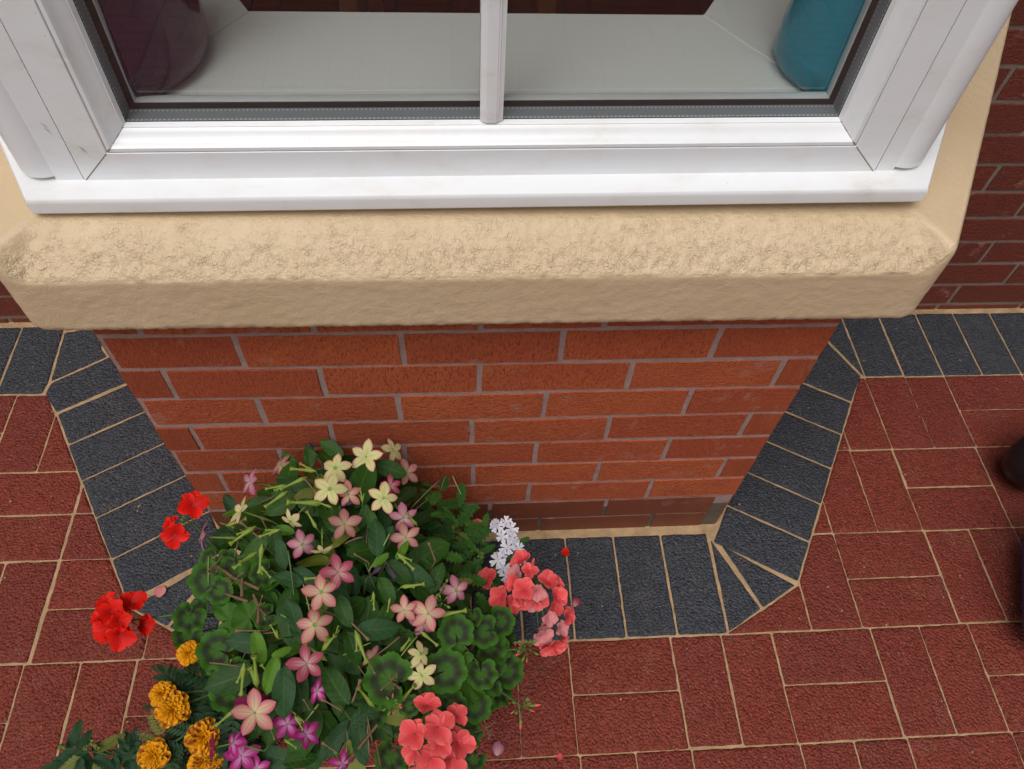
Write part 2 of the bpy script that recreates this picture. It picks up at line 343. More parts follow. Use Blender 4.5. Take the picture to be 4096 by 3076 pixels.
# ------------------------------------------------------------------ object helpers
def mesh(name, verts, faces, m, smooth=True, uv=None):
    me = bpy.data.meshes.new(name); me.from_pydata([tuple(v) for v in verts], [], faces)
    if m is not None: me.materials.append(m)
    if uv is not None:
        l = me.uv_layers.new(name='UVMap')
        for lp in me.loops: l.data[lp.index].uv = uv[lp.vertex_index]
    if smooth:
        for p in me.polygons: p.use_smooth = True
    me.update(); return me
def obj(name, me, parent=None, loc=(0, 0, 0), M4=None):
    o = bpy.data.objects.new(name, me); col.objects.link(o)
    if parent is not None: o.parent = parent
    if M4 is not None: o.matrix_local = M4
    else: o.location = loc
    return o
def thing(name, label, cat, loc=(0, 0, 0), group=None):
    o = bpy.data.objects.new(name, None); col.objects.link(o); o.location = loc; o.empty_display_size = .05
    return tag(o, label, cat, group)
def tag(o, label=None, cat=None, group=None, kind=None):
    if label: o['label'] = label
    if cat: o['category'] = cat
    if group: o['group'] = group
    if kind: o['kind'] = kind
    return o
def off(parent, p): return Vector(p) - parent.location
class MB:
    def __init__(s): s.v = []; s.f = []
    def add(s, vs, fs):
        b = len(s.v); s.v += [tuple(v) for v in vs]; s.f += [tuple(i + b for i in f) for f in fs]
    def box(s, x0, x1, y0, y1, z0, z1):
        s.add([(x, y, z) for x in (x0, x1) for y in (y0, y1) for z in (z0, z1)],
              [(0, 1, 3, 2), (4, 6, 7, 5), (0, 4, 5, 1), (2, 3, 7, 6), (0, 2, 6, 4), (1, 5, 7, 3)])
    def prism(s, poly, z0, z1):
        n = len(poly); s.add([(x, y, z0) for x, y in poly] + [(x, y, z1) for x, y in poly],
              [tuple(range(n - 1, -1, -1)), tuple(range(n, 2 * n))] + [(i, (i + 1) % n, n + (i + 1) % n, n + i) for i in range(n)])
    def tube(s, pts, rads, n=6):
        pts = [Vector(p) for p in pts]
        if isinstance(rads, (int, float)): rads = [rads] * len(pts)
        vs = []; fs = []; up = Vector((.3, .2, 1)).normalized()
        for i, p in enumerate(pts):
            t = (pts[min(i + 1, len(pts) - 1)] - pts[max(i - 1, 0)]).normalized()
            a = t.cross(up if abs(t.dot(up)) < .95 else Vector((1, 0, 0))).normalized(); b = t.cross(a)
            for k in range(n):
                an = 2 * PI * k / n; vs.append(p + (a * math.cos(an) + b * math.sin(an)) * rads[i])
        for i in range(len(pts) - 1):
            for k in range(n): fs.append((i * n + k, i * n + (k + 1) % n, (i + 1) * n + (k + 1) % n, (i + 1) * n + k))
        fs.append(tuple(range(n - 1, -1, -1))); fs.append(tuple((len(pts) - 1) * n + k for k in range(n)))
        s.add(vs, fs)
    def lathe(s, prof, n=32, c=(0, 0, 0)):
        vs = [(c[0] + r * math.cos(2 * PI * k / n), c[1] + r * math.sin(2 * PI * k / n), c[2] + z) for r, z in prof for k in range(n)]
        fs = [(i * n + k, i * n + (k + 1) % n, (i + 1) * n + (k + 1) % n, (i + 1) * n + k) for i in range(len(prof) - 1) for k in range(n)]
        s.add(vs, fs)
    def build(s, name, m, parent=None, smooth=False, loc=(0, 0, 0)):
        me = mesh(name, s.v, s.f, m, smooth)
        o = obj(name, me, parent, loc); return o
def sharp(o, ang=35):
    me = o.data
    bm = bmesh.new(); bm.from_mesh(me); bmesh.ops.recalc_face_normals(bm, faces=bm.faces)
    for e in bm.edges:
        if len(e.link_faces) == 2 and e.calc_face_angle(0) > math.radians(ang): e.smooth = False
    for f in bm.faces: f.smooth = True
    bm.to_mesh(me); bm.free(); return o

# ------------------------------------------------------------------ plan of the bay
XL, XR = -.514, .496            # front corners of the brick bay
YM = .585                       # face of the main house wall
S60 = math.sin(PI / 3); C60 = .5
LS = YM / S60                   # length of a splay
def plan(d, xl=XL, xr=XR, ye=YM):
    """outline left splay end, left corner, right corner, right splay end, moved outwards by d"""
    t = d * math.tan(PI / 6); L = (ye + d) / S60
    a = (xl - t, -d); b = (xr + t, -d)
    return [(a[0] - L * C60, ye), a, b, (b[0] + L * C60, ye)]

# ground far away and paving bed
g = MB(); g.box(-30, 30, -30, 30, -.25, -.12); tag(g.build('ground', M['tarmac']), kind='structure')
gp = MB(); gp.box(-2.9, 2.9, -.84, 1.2, -.118, -.0035); pave = gp.build('pavement', M['sand']); tag(pave, kind='structure')
gb = MB(); gb.box(-2.9, 2.9, -3.4, -.841, -.118, -.0045); tag(gb.build('path', M['tarmac']), kind='structure')
border = thing('border_strip', None, None); tag(border, kind='structure')
mb = MB(); mb.box(-.1, .1, .1, .2, -.1, -.02)
def poly_in(poly, d):
    n = len(poly); out = []
    for i in range(n):
        p0, p1, p2 = [Vector(poly[j]) for j in ((i - 1) % n, i, (i + 1) % n)]
        e1 = (p1 - p0).normalized(); e2 = (p2 - p1).normalized()
        n1 = Vector((-e1.y, e1.x)); n2 = Vector((-e2.y, e2.x))
        k = 1 + n1.dot(n2); out.append(p1 + (n1 + n2) * (d / max(k, .35)))
    return out
def area(p): return .5 * sum(p[i][0] * p[(i + 1) % len(p)][1] - p[(i + 1) % len(p)][0] * p[i][1] for i in range(len(p)))
def clip(poly, p, nrm):
    """keep the side of the line through p that nrm points to"""
    out = []; n = len(poly)
    for i in range(n):
        a, b = Vector(poly[i]), Vector(poly[(i + 1) % n]); da = (a - Vector(p)).dot(Vector(nrm)); db = (b - Vector(p)).dot(Vector(nrm))
        if da >= 0: out.append(tuple(a))
        if da * db < 0: out.append(tuple(a + (b - a) * (da / (da - db))))
    q = []
    for v in out:
        if not q or (Vector(v) - Vector(q[-1])).length > 1e-4: q.append(v)
    if len(q) > 1 and (Vector(q[0]) - Vector(q[-1])).length < 1e-4: q.pop()
    return q
def rounded(poly, r):
    n = len(poly); out = []
    for i in range(n):
        p0, p1, p2 = [Vector(poly[j]) for j in ((i - 1) % n, i, (i + 1) % n)]
        l1 = (p0 - p1).length; l2 = (p2 - p1).length; rr = min(r, l1 * .3, l2 * .3)
        a = p1 + (p0 - p1).normalized() * rr; b = p1 + (p2 - p1).normalized() * rr
        for t in (0, .33, .67, 1): out.append(a * (1 - t) ** 2 + p1 * 2 * t * (1 - t) + b * t * t)
    # add points along the long sides so the arris can wander
    res = []
    for i, p in enumerate(out):
        q = out[(i + 1) % len(out)]; res.append(p); L = (q - p).length
        if L > .02:
            k = max(1, int(L / .011))
            for j in range(1, k): res.append(p + (q - p) * (j / k))
    return res
def paver_mesh(poly, joint, m, zoff=0):
    if area(poly) < 0: poly = poly[::-1]
    p = poly_in(poly, joint * (random.uniform(.0, .34) if joint < .004 else random.uniform(.22, .40))); p = rounded([tuple(v) for v in p], .0045)
    if len(p) < 3 or area(p) < 1e-4: return None
    c = sum((Vector(q) for q in p), Vector((0, 0))) / len(p)
    sx, sy = random.uniform(-.006, .006), random.uniform(-.006, .006)
    seed = random.uniform(0, 100); vs = []; n = len(p)
    rings = [(0, -.045), (0, -.006), (.0006, -.0034), (.0034, -.0014), (.0072, -.0003), (.014, .0)]
    for dd, z in rings:
        for q in p:
            v = Vector(q); to = (c - v); L = to.length
            wob = (noise.noise(Vector((v.x * 70, v.y * 70, seed))) * .0014 + noise.noise(Vector((v.x * 190, v.y * 190, seed))) * .0007) if z > -.03 else 0
            v2 = v + to / L * min(dd - wob, L * .6)
            e = v2 - c
            vs.append((v2.x, v2.y, z + zoff + e.x * sx + e.y * sy))
    vs.append((c.x, c.y, zoff))
    fs = []
    for r in range(len(rings) - 1):
        for i in range(n): fs.append((r * n + i, r * n + (i + 1) % n, (r + 1) * n + (i + 1) % n, (r + 1) * n + i))
    b = (len(rings) - 1) * n
    for i in range(n): fs.append((b + i, b + (i + 1) % n, len(vs) - 1))
    vs = [(x - c.x, y - c.y, z) for x, y, z in vs]
    return mesh('paver', vs, fs, m), c
def paver(poly, parent, m, joint=.0032, zoff=None):
    r = paver_mesh(poly, joint, m, random.uniform(-.0012, .0008) if zoff is None else zoff)
    if r: return obj('paver', r[0], parent, (r[1].x, r[1].y, 0))

GY = -.229                      # line between the dark border and the red field
X_R0 = .158
TR = Vector((C60, S60)); NR = Vector((S60, -C60)); PR = Vector((XR, 0))
TL = Vector((-C60, S60)); NL = Vector((-S60, -C60)); PL = Vector((XL, 0))
OR_, OL_ = .191, .208           # width of the dark strip along the splays
outR = PR + NR * OR_; outL = PL + NL * OL_
kR1 = Vector((.638, -.138)); kR2 = Vector((.470, -.229)); kL1 = Vector((-.678, -.131)); kL2 = Vector((-.500, -.229))
def nrm_out(a, b, outward):
    d = (b - a).normalized(); n = Vector((-d.y, d.x)); return n if n.dot(outward) > 0 else -n
nkR = nrm_out(kR1, kR2, Vector((1, -1))); nkL = nrm_out(kL1, kL2, Vector((-1, -1)))
def red_rect(x0, x1, y0, y1):
    poly = [(x0, y0), (x1, y0), (x1, y1), (x0, y1)]
    cx = (x0 + x1) / 2
    if y1 > GY + .01 and -1.3 < cx < 1.5:
        if cx > 0:
            if x1 <= .65: poly = clip(poly, kR1, nkR)
            else: poly = clip(poly, outR, NR)
        else:
            if x0 >= -.67: poly = clip(poly, kL1, nkL)
            elif x1 > -.66 and y1 < -.1: poly = clip(poly, kL1, nkL)
            else: poly = clip(poly, outL, NL)
    if len(poly) < 3 or abs(area(poly)) < 3e-4: return
    jit = lambda v: v
    # visible ones are single pavers, the rest joins the far field
    px, py = topx((cx, (y0 + y1) / 2, 0))
    vis = -260 < px < 2470 and py < 1950 and py > 500
    if vis: paver(poly, pave, M['paver_red'])
    else: far.append(poly)
far = []
def H2(x, y, L=.2):
    red_rect(x, x + L, y, y + .1); red_rect(x, x + L, y + .1, y + .2)
def V2(x, y):
    red_rect(x, x + .1, y, y + .2); red_rect(x + .1, x + .2, y, y + .2)
def row(y, x0, phase, lo=-2.7, hi=2.7, skip=None):
    k0 = int((lo - x0) / .2) - 1
    for k in range(k0, k0 + 30):
        x = x0 + .2 * k
        if x < lo or x > hi: continue
        if skip and skip(x): continue
        (H2 if (k + phase) % 2 == 0 else V2)(x, y)
row(GY - .2, X_R0, 0)
row(GY - .4, X_R0 + .003, 1)
for r in range(3, 14): row(GY - .2 * r, X_R0 + random.uniform(-.006, .006), (r + 1) % 2)
# row 1 (beside the bay corner) right and left
for x0, x1, y0, y1 in [(.470, .642, GY, GY + .2), (.642, .744, GY, GY + .2)]: red_rect(x0, x1, y0, y1)
H2(.744, GY); V2(.944, GY); H2(1.144, GY); V2(1.344, GY); H2(1.544, GY); V2(1.744, GY)
H2(-.832, GY); red_rect(-.632, -.48, GY, GY + .1)
V2(-1.036, GY); H2(-1.236, GY); V2(-1.436, GY); H2(-1.636, GY)
# row 2
y = GY + .2
red_rect(.640, .745, y, y + .2); red_rect(.745, .843, y, y + .2); red_rect(.843, .943, y, y + .2)
H2(.943, y); V2(1.143, y); H2(1.343, y); V2(1.543, y)
red_rect(-.832, -.7, y, y + .1); red_rect(-.832, -.7, y + .1, y + .2); H2(-1.034, y); V2(-1.234, y); H2(-1.434, y)
# row 3
y = GY + .4
red_rect(.74, .846, y, y + .2); red_rect(.846, .946, y, y + .2); V2(.946, y); H2(1.146, y); V2(1.346, y); H2(1.546, y)
red_rect(-.936, -.83, y, y + .2); red_rect(-1.036, -.936, y, y + .2); H2(-1.236, y); V2(-1.436, y)
# the three rows beside the bay carried on outwards
for k in range(5):
    (V2 if k % 2 == 0 else H2)(-1.836 - .2 * k, GY); (V2 if k % 2 == 0 else H2)(1.944 + .2 * k, GY)
    (V2 if k % 2 == 0 else H2)(-1.634 - .2 * k, GY + .2); (H2 if k % 2 == 0 else V2)(1.743 + .2 * k, GY + .2)
    (H2 if k % 2 == 0 else V2)(-1.636 - .2 * k, GY + .4); (V2 if k % 2 == 0 else H2)(1.746 + .2 * k, GY + .4)
# far pavers joined
fm = MB()
for poly in far:
    r = paver_mesh(poly, .006, M['paver_red'], 0)
    if r:
        me, c = r; fm.add([(v.co.x + c.x, v.co.y + c.y, v.co.z) for v in me.vertices], [tuple(p.vertices) for p in me.polygons]); bpy.data.meshes.remove(me)
tag(fm.build('paver', M['paver_red'], pave, True), kind='stuff')

# dark border: soldier course along the front, the splays, the main wall and two corner fans
B = lambda poly, joint=.0050: paver([tuple(p) for p in poly], border, M['paver_black'], joint=joint)
gx = .1737
y0, y1 = GY, GY + .212
for k in range(-6, 3):
    x = gx + .1 * k
    if x < -.5: continue
    B([(x, y0), (x + .1, y0), (x + .1, y1), (x, y1)])
apR = Vector((XR + .004, -.030)); apL = Vector((XL - .004, -.030))
xr_ = gx + .3; mR = Vector((.554, -.185))
B([apR + Vector((-.022, 0)), (xr_, y0), mR], joint=.006); B([apR + Vector((-.004, -.012)), mR, kR1], joint=.006)
xl_ = gx - .6; mL = Vector((-.600, -.172))
B([(xl_ , y0), (xl_, y1), apL + Vector((.03, 0)), kL2][:4], joint=.006) if xl_ > -.49 else None
B([apL + Vector((.012, -.004)), mL, kL2], joint=.006); B([apL + Vector((0, .0)), kL1 + Vector((0, 0)), mL], joint=.006)
def strip(P, T, Nn, w, s_list, n0=.006, flip=False):
    for s0, s1, w1 in s_list:
        a = P + T * s0; b = P + T * s1
        B([a + Nn * n0, a + Nn * w1, b + Nn * w1, b + Nn * n0])
strip(PR, TR, NR, OR_, [(-.042, .056, OR_), (.056, .155, OR_), (.155, .254, OR_), (.254, .355, OR_), (.355, .456, OR_)])
strip(PL, TL, NL, OL_, [(-.018, .083, OL_), (.083, .188, OL_), (.188, .289, OL_), (.289, .391, OL_), (.391, .486, OL_), ])
# corner pieces where the splay strip meets the strip along the main wall
eR = PR + TR * .457
yb0, yb1 = GY + .6, GY + .8
B([PR + TR * .457 + NR * .006, eR + NR * OR_, Vector((.940, yb0 + .004)), Vector((.846, yb1 - .002)), PR + TR * .64 + NR * .006])
for k in range(-1, 17):
    x = .946 + .1 * k
    if k == -1: B([(.946, yb0), (.946, yb1), (.846, yb1)])
    else: B([(x, yb0), (x + .1, yb0), (x + .1, yb1), (x, yb1)])
B([PL + TL * .488 + NL * .01, PL + TL * .488 + NL * OL_, (-.979, .37), (-.974, .404), PL + TL * .588 + NL * .02])
B([(-.974, .404), (-.982, yb1 - .02), (-.890, yb1), (-.882, .50), (-.862, .475)][::1])
B([(-.872, .50), (-.866, .484), (-.852, .48), (-.86, .56), (-.88, .56)])
B([(-1.083, .372), (-.981, .372), (-.976, .404), (-.984, yb1), (-1.083, yb1)])
for k in range(15): x = -1.183 - .1 * k; B([(x, .372), (x + .1, .372), (x + .1, yb1), (x, yb1)])

# ------------------------------------------------------------------ brick bay
def brick_mesh(seed, L=.215, Hh=.065, D=.1):
    """front face at y=0, jittered arrises"""
    rnd = random.Random(seed); nx, nz = 9, 3; vs = []; fs = []
    off_ = rnd.uniform(0, 50)
    def front(i, j, inset, y):
        x = -L / 2 + L * i / nx; z = -Hh / 2 + Hh * j / nz
        ex = 1 if i == nx else (-1 if i == 0 else 0); ez = 1 if j == nz else (-1 if j == 0 else 0)
        wx = noise.noise(Vector((x * 60, z * 60, off_))) * .0019; wz = noise.noise(Vector((x * 60 + 9, z * 60, off_))) * .0019
        return (x - ex * inset + (wx if ex else 0), y + noise.noise(Vector((x * 25, z * 25, off_ + 7))) * .00035, z - ez * inset + (wz if ez else 0))
    for j in range(nz + 1):
        for i in range(nx + 1): vs.append(front(i, j, .0006, 0))
    W = nx + 1
    for j in range(nz):
        for i in range(nx): fs.append((j * W + i, j * W + i + 1, (j + 1) * W + i + 1, (j + 1) * W + i))
    ring = [i for i in range(W)] + [j * W + nx for j in range(1, nz + 1)] + [nz * W + i for i in range(nx - 1, -1, -1)] + [j * W for j in range(nz - 1, 0, -1)]
    b = len(vs); n = len(ring)
    for k in ring:
        x, yy, z = vs[k]; i = k % W; j = k // W
        ex = 1 if i == nx else (-1 if i == 0 else 0); ez = 1 if j == nz else (-1 if j == 0 else 0)
        vs.append((x + ex * .0006, yy + .0012, z + ez * .0006))
    b2 = len(vs)
    for k in range(n): x, yy, z = vs[b + k]; vs.append((x, D, z))
    for k in range(n):
        k2 = (k + 1) % n
        fs.append((ring[k], b + k, b + k2, ring[k2])); fs.append((b + k, b2 + k, b2 + k2, b + k2))
    return vs, fs
BV = [brick_mesh(s) for s in range(6)]
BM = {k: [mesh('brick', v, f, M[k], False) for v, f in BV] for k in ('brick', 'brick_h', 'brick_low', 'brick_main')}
def brick(parent, x0, x1, zc, y, kind, h=.065, rz=0):
    me = random.choice(BM[kind]); o = obj('brick', me, parent, (off(parent, ((x0 + x1) / 2, y + random.uniform(-.0012, .001), zc))))
    o.scale = ((x1 - x0) / .215, 1, h / .065); o.rotation_euler = (0, random.uniform(-.002, .002), rz); return o
bay = thing('bay_wall', 'orange red brick wall of the bay below the cream band, tapering down to black paving', 'brick wall', (0, 0, 0))
def shell(d, th, z0, z1):
    b_ = MB(); P_ = plan(d) + plan(d - th)[::-1]; b_.prism(P_[::-1] if area(P_) < 0 else P_, z0, z1); return b_
core = shell(-.0014, .13, .10, .80); core.build('mortar', M['mortar'], bay)
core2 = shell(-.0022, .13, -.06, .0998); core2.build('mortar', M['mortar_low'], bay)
Z0 = .6605
px = {1: [(1, 1160, 255), (2, 262, 235), (2, 1545, 200), (3, 935, 185)], 2: [(1, 600, 520), (1, 1830, 505), (2, 880, 470), (2, 2090, 450), (3, 1440, 425)],
      3: [(1, 1340, 745), (2, 235, 715), (2, 1405, 690), (3, 710, 650)], 4: [(1, 815, 955), (1, 1905, 925), (2, 820, 900), (2, 1910, 885), (3, 1165, 850)],
      5: [(1, 1490, 1090), (2, 278, 1075), (2, 1332, 1070), (3, 530, 1050)], 6: [(1, 1040, 1320), (1, 1900, 1300), (2, 830, 1260), (2, 1825, 1235), (3, 975, 1200)],
      7: [(2, 1275, 1395), (3, 395, 1365)], 8: [(4, 118, 90), (4, 1040, 75)], 9: [(4, 515, 210), (4, 1405, 185)], 0: [(1, 1760, 80), (2, 890, 60), (3, 40, 45)]}
for c in range(-1, 10):
    zc = Z0 - .075 * (c - .5)
    xs = sorted(zw(n, a, b, 1, 0).x for n, a, b in px[c]) if c in px else [-.39 + .225 * i for i in range(4)]
    while xs[0] > XL + .26: xs.insert(0, xs[0] - .225)
    low = c >= 8
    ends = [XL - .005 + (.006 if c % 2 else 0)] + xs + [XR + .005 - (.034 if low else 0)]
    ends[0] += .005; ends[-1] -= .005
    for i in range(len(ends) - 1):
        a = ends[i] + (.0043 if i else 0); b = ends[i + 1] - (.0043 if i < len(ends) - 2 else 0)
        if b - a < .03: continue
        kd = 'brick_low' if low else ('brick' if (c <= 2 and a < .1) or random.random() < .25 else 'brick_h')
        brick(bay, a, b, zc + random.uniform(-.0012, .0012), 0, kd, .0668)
# brickwork of the splays, not faced by the camera
sb = MB()
for sgn, P, T in ((1, PR, TR), (-1, PL, TL)):
    ang = math.atan2(T.y, T.x)
    for c in range(-1, 11):
        zc = Z0 - .075 * (c - .5); s = .004
        first = True
        while s < LS:
            e = min(s + (.1 if first and c % 2 else .215), LS); first = False
            vs, fs = random.choice(BV); mid = (s + e) / 2; sc = (e - s) / .215
            Nn = NR if sgn > 0 else NL
            out = []
            for x, yv, z in vs:
                q = P + T * (mid + sgn * 0 + x * sc) - Nn * yv * .6 
                out.append((q.x, q.y, zc + z))
            sb.add(out, fs); s = e + .01
tag(sb.build('brick', M['brick_h'], bay), kind='stuff')

# ------------------------------------------------------------------ main house wall right and left of the bay
house = thing('house_wall', 'dark red brick house wall with painted-in shade, standing back behind both sides of the bay', 'brick wall', (0, YM, 0))
for x0, x1 in ((.80, 3.0), (-3.0, -.82)):
    m_ = MB(); m_.box(x0, x1, .0022, .28, -.1, 2.9); m_.build('mortar', M['mortar_main'], house)
stuffb = MB()
for side in (1, -1):
    for c in range(0, 38):
        zc = .016 + .075 * c - .0375
        if side > 0: x0 = 1.436 if c == 0 else (1.111 if c % 2 == 0 else 1.003); x0 = x0 - .225 * 4; 
        else: x0 = -1.115 - .225 * 10 + (.1125 if c % 2 else 0)
        if side > 0 and c == 0: x0 = 1.209 - .9
        for k in range(14):
            a = x0 + .225 * k + .005; b = a + .215
            lo, hi = (.83, 2.9) if side > 0 else (-2.9, -.85)
            if b < lo + .03 or a > hi - .03: continue
            a = max(a, lo); b = min(b, hi)
            if zc < .95 and abs((a + b) / 2) < 1.75:
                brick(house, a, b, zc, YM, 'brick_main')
            else:
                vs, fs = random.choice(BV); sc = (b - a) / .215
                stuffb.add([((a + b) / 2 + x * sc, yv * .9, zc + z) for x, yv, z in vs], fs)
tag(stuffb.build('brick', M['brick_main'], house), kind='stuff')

# ------------------------------------------------------------------ rendered cream band under the sill
def resample(keys, n):
    L = [0]
    for i in range(1, len(keys)): L.append(L[-1] + (Vector(keys[i]) - Vector(keys[i - 1])).length)
    out = []
    for k in range(n):
        s = L[-1] * k / (n - 1); i = 1
        while i < len(L) - 1 and L[i] < s: i += 1
        t = (s - L[i - 1]) / (L[i] - L[i - 1]); out.append(Vector(keys[i - 1]).lerp(Vector(keys[i]), t))
    return out
def prof(parts):
    out = []
    for keys, n in parts:
        r = resample(keys, n); out += r if not out else r[1:]
    return out
pf = prof([([(-.03, .744), (.036, .739)], 5), ([(.036, .739), (.047, .7355), (.0525, .739), (.0545, .746)], 7), ([(.0545, .746), (.0545, .8195)], 22),
           ([(.0545, .8195), (.0542, .8225), (.0518, .8255)], 7), ([(.0518, .8255), (.027, .8475), (.008, .862)], 16), ([(.008, .862), (-.004, .8665), (-.06, .871)], 9)])
ps = prof([([(-.03, .744), (.036, .739)], 5), ([(.036, .739), (.047, .7355), (.0525, .739), (.0545, .746)], 7), ([(.0545, .746), (.0545, .835)], 22),
           ([(.0545, .835), (.0540, .848), (.0525, .856)], 7), ([(.0525, .856), (.049, .862), (.030, .8665)], 16), ([(.030, .8665), (.0, .869), (-.06, .873)], 9)])
XLb, XRb = -.508, .512
def band_curve(d, nf=270, ns_=70, na=14):
    pl = [Vector(p) for p in plan(d, XLb, XRb)]
    r = .005 + .013 * max(0, min(1, (d + .03) / .085))
    out = []; cut = r * 1.0
    for i in (1, 2):
        pass
    def seg(a, b, n, incl): return [a.lerp(b, k / n) for k in range(n + (1 if incl else 0))]
    L0, A, Bq, R0 = pl
    a1 = A + (L0 - A).normalized() * cut; a2 = A + (Bq - A).normalized() * cut
    b1 = Bq + (A - Bq).normalized() * cut; b2 = Bq + (R0 - Bq).normalized() * cut
    arc = lambda p, m, q: [(p * (1 - t) ** 2 + m * 2 * t * (1 - t) + q * t * t) for t in [k / na for k in range(na)]]
    out = seg(L0, a1, ns_, False) + arc(a1, A, a2) + seg(a2, b1, nf, False) + arc(b1, Bq, b2) + seg(b2, R0, ns_, True)
    return out
nf, ns_, na = 270, 70, 14
NSt = ns_ + na + nf + na + ns_ + 1
def blend(i):
    # 0 on the splays, 1 on the front
    a = ns_ + na * .35; b = ns_ + na + nf + na * .65
    def ss(t): t = max(0, min(1, t)); return t * t * (3 - 2 * t)
    return ss((i - a) / 12) * ss((b - i) / 12)
bl = [blend(i) for i in range(NSt)]
Mp = len(pf); V = []
cache = {}
for j in range(Mp):
    cf = band_curve(pf[j].x); cs = band_curve(ps[j].x)
    for i in range(NSt):
        t = bl[i]; p = cs[i].lerp(cf[i], t); z = ps[j].y * (1 - t) + pf[j].y * t
        V.append(Vector((p.x, p.y, z)))
F = [(j * NSt + i, j * NSt + i + 1, (j + 1) * NSt + i + 1, (j + 1) * NSt + i) for j in range(Mp - 1) for i in range(NSt - 1)]
me = mesh('render_band', V, F, M['render'])
nr = [v.normal.copy() for v in me.vertices]
RG = []
sgnn = 1 if nr[(20) * NSt + ns_ + na + nf // 2].y < 0 else -1
for k, v in enumerate(me.vertices):
    j, i = divmod(k, NSt); p = v.co
    a_low = 1 if j < 31 else 0
    q = p * 95; n1 = noise.fractal(q, .8, 2.1, 3)
    n2 = noise.fractal(p * 38 + Vector((3, 1, 7)), .9, 2.0, 3)
    crest = math.exp(-((j - 40) / 5.0) ** 2) * bl[i]
    slope = (1 if 38 <= j <= 53 else (.25 if j > 53 else 0)) * (.25 + .75 * bl[i])
    ridg = abs(noise.fractal(p * 70 + Vector((5, 5, 5)), .8, 2.2, 3))
    n3 = noise.fractal(p * 160 + Vector((8, 2, 1)), .8, 2.1, 2)
    amp = .0004 * n1 * a_low + slope * (.0004 * n1 + .0007 * n3 + .0004 * (ridg - .3)) + crest * (.0006 * n2 + .0014 * n1 + .0020 * n3) + .0004 * n2 * (1 if j > 8 else .3)
    if 5 <= j <= 10: amp += .0009 * n1
    v.co = p + nr[k] * sgnn * amp
    RG.append(max(.18, min(1, slope * (.75 + .5 * n2) + crest) if not a_low else .13 + crest))
at = me.attributes.new('rough', 'FLOAT', 'POINT')
for k, x in enumerate(RG): at.data[k].value = x
band = obj('render_band', me)
tag(band, 'cream painted rough render band jutting out between white sill and brick bay', 'render band')
bk = shell(-.029, .10, .745, .868); bk.build('backing', M['render'], band)

# ------------------------------------------------------------------ bay window: sill, frame, beads, glass
TILT = .0118
win = thing('bay_window', 'white uPVC bay window with sill, corner posts and double glazing over cream band', 'window', (0, .03, .9))
def tl(v): return (v[0], v[1] - .03, v[2] - .9 + TILT * v[0])
def sweep_plan(profile, xl, xr, ye, closed=True):
    rows = [plan(d, xl, xr, ye) for d, z in profile]; n = len(profile); vs = []; fs = []
    for k, (d, z) in enumerate(profile):
        for p in rows[k]: vs.append(tl((p[0], p[1], z)))
    for k in range(n if closed else n - 1):
        k2 = (k + 1) % n
        for i in range(3): fs.append((k * 4 + i, k * 4 + i + 1, k2 * 4 + i + 1, k2 * 4 + i))
    return vs, fs
sp_ = [(-.09, .8745), (-.012, .8765), (-.0065, .8765), (-.0035, .8785), (-.0012, .8815), (-.0003, .8945), (-.0008, .8975), (-.0022, .8996), (-.0045, .9006), (-.02, .9018), (-.09, .9055)]
vs, fs = sweep_plan(sp_, -.4985, .5045, YM)
s_ = obj('sill', mesh('sill', vs, fs, M['upvc']), win); sharp(s_, 28)
# rectangular frame swept round the opening, in a plane through P along T
def frame_sweep(profile, x0, x1, z0, z1, place):
    """profile: (inset, depth) -- outer edge to glass"""
    n = len(profile); vs = []; fs = []
    for u, y in profile:
        for x, z in ((x0 + u, z0 + u), (x1 - u, z0 + u), (x1 - u, z1 - u), (x0 + u, z1 - u)): vs.append(place(x, y, z))
    for k in range(n - 1):
        for i in range(4): fs.append((k * 4 + i, k * 4 + (i + 1) % 4, (k + 1) * 4 + (i + 1) % 4, (k + 1) * 4 + i))
    return vs, fs
fp = [(0, .09), (0, .0312), (.0012, .030), (.0370, .030), (.0376, .0308), (.0378, .040), (.0378, .09), (0, .09)]
bp = [(.0384, .045), (.0384, .0318), (.0392, .0300), (.0432, .0300), (.0446, .0318), (.0456, .0345), (.0500, .0395), (.0535, .0420), (.0560, .0445), (.0572, .0462), (.0580, .0462), (.0592, .0490), (.0596, .0520), (.060, .0525)]
ibp = [(.0375, .088), (.0375, .1), (.060, .099), (.0655, .0880), (.0655, .0795), (.0640, .079)]
gk = [(.0635, .0786), (.0650, .0786), (.0650, .0772), (.0610, .0772), (.0560, .0772)]
gko = [(.0585, .0535), (.0602, .0535), (.0602, .0524), (.0570, .0524)]
ZB, ZT = .9000, 2.02
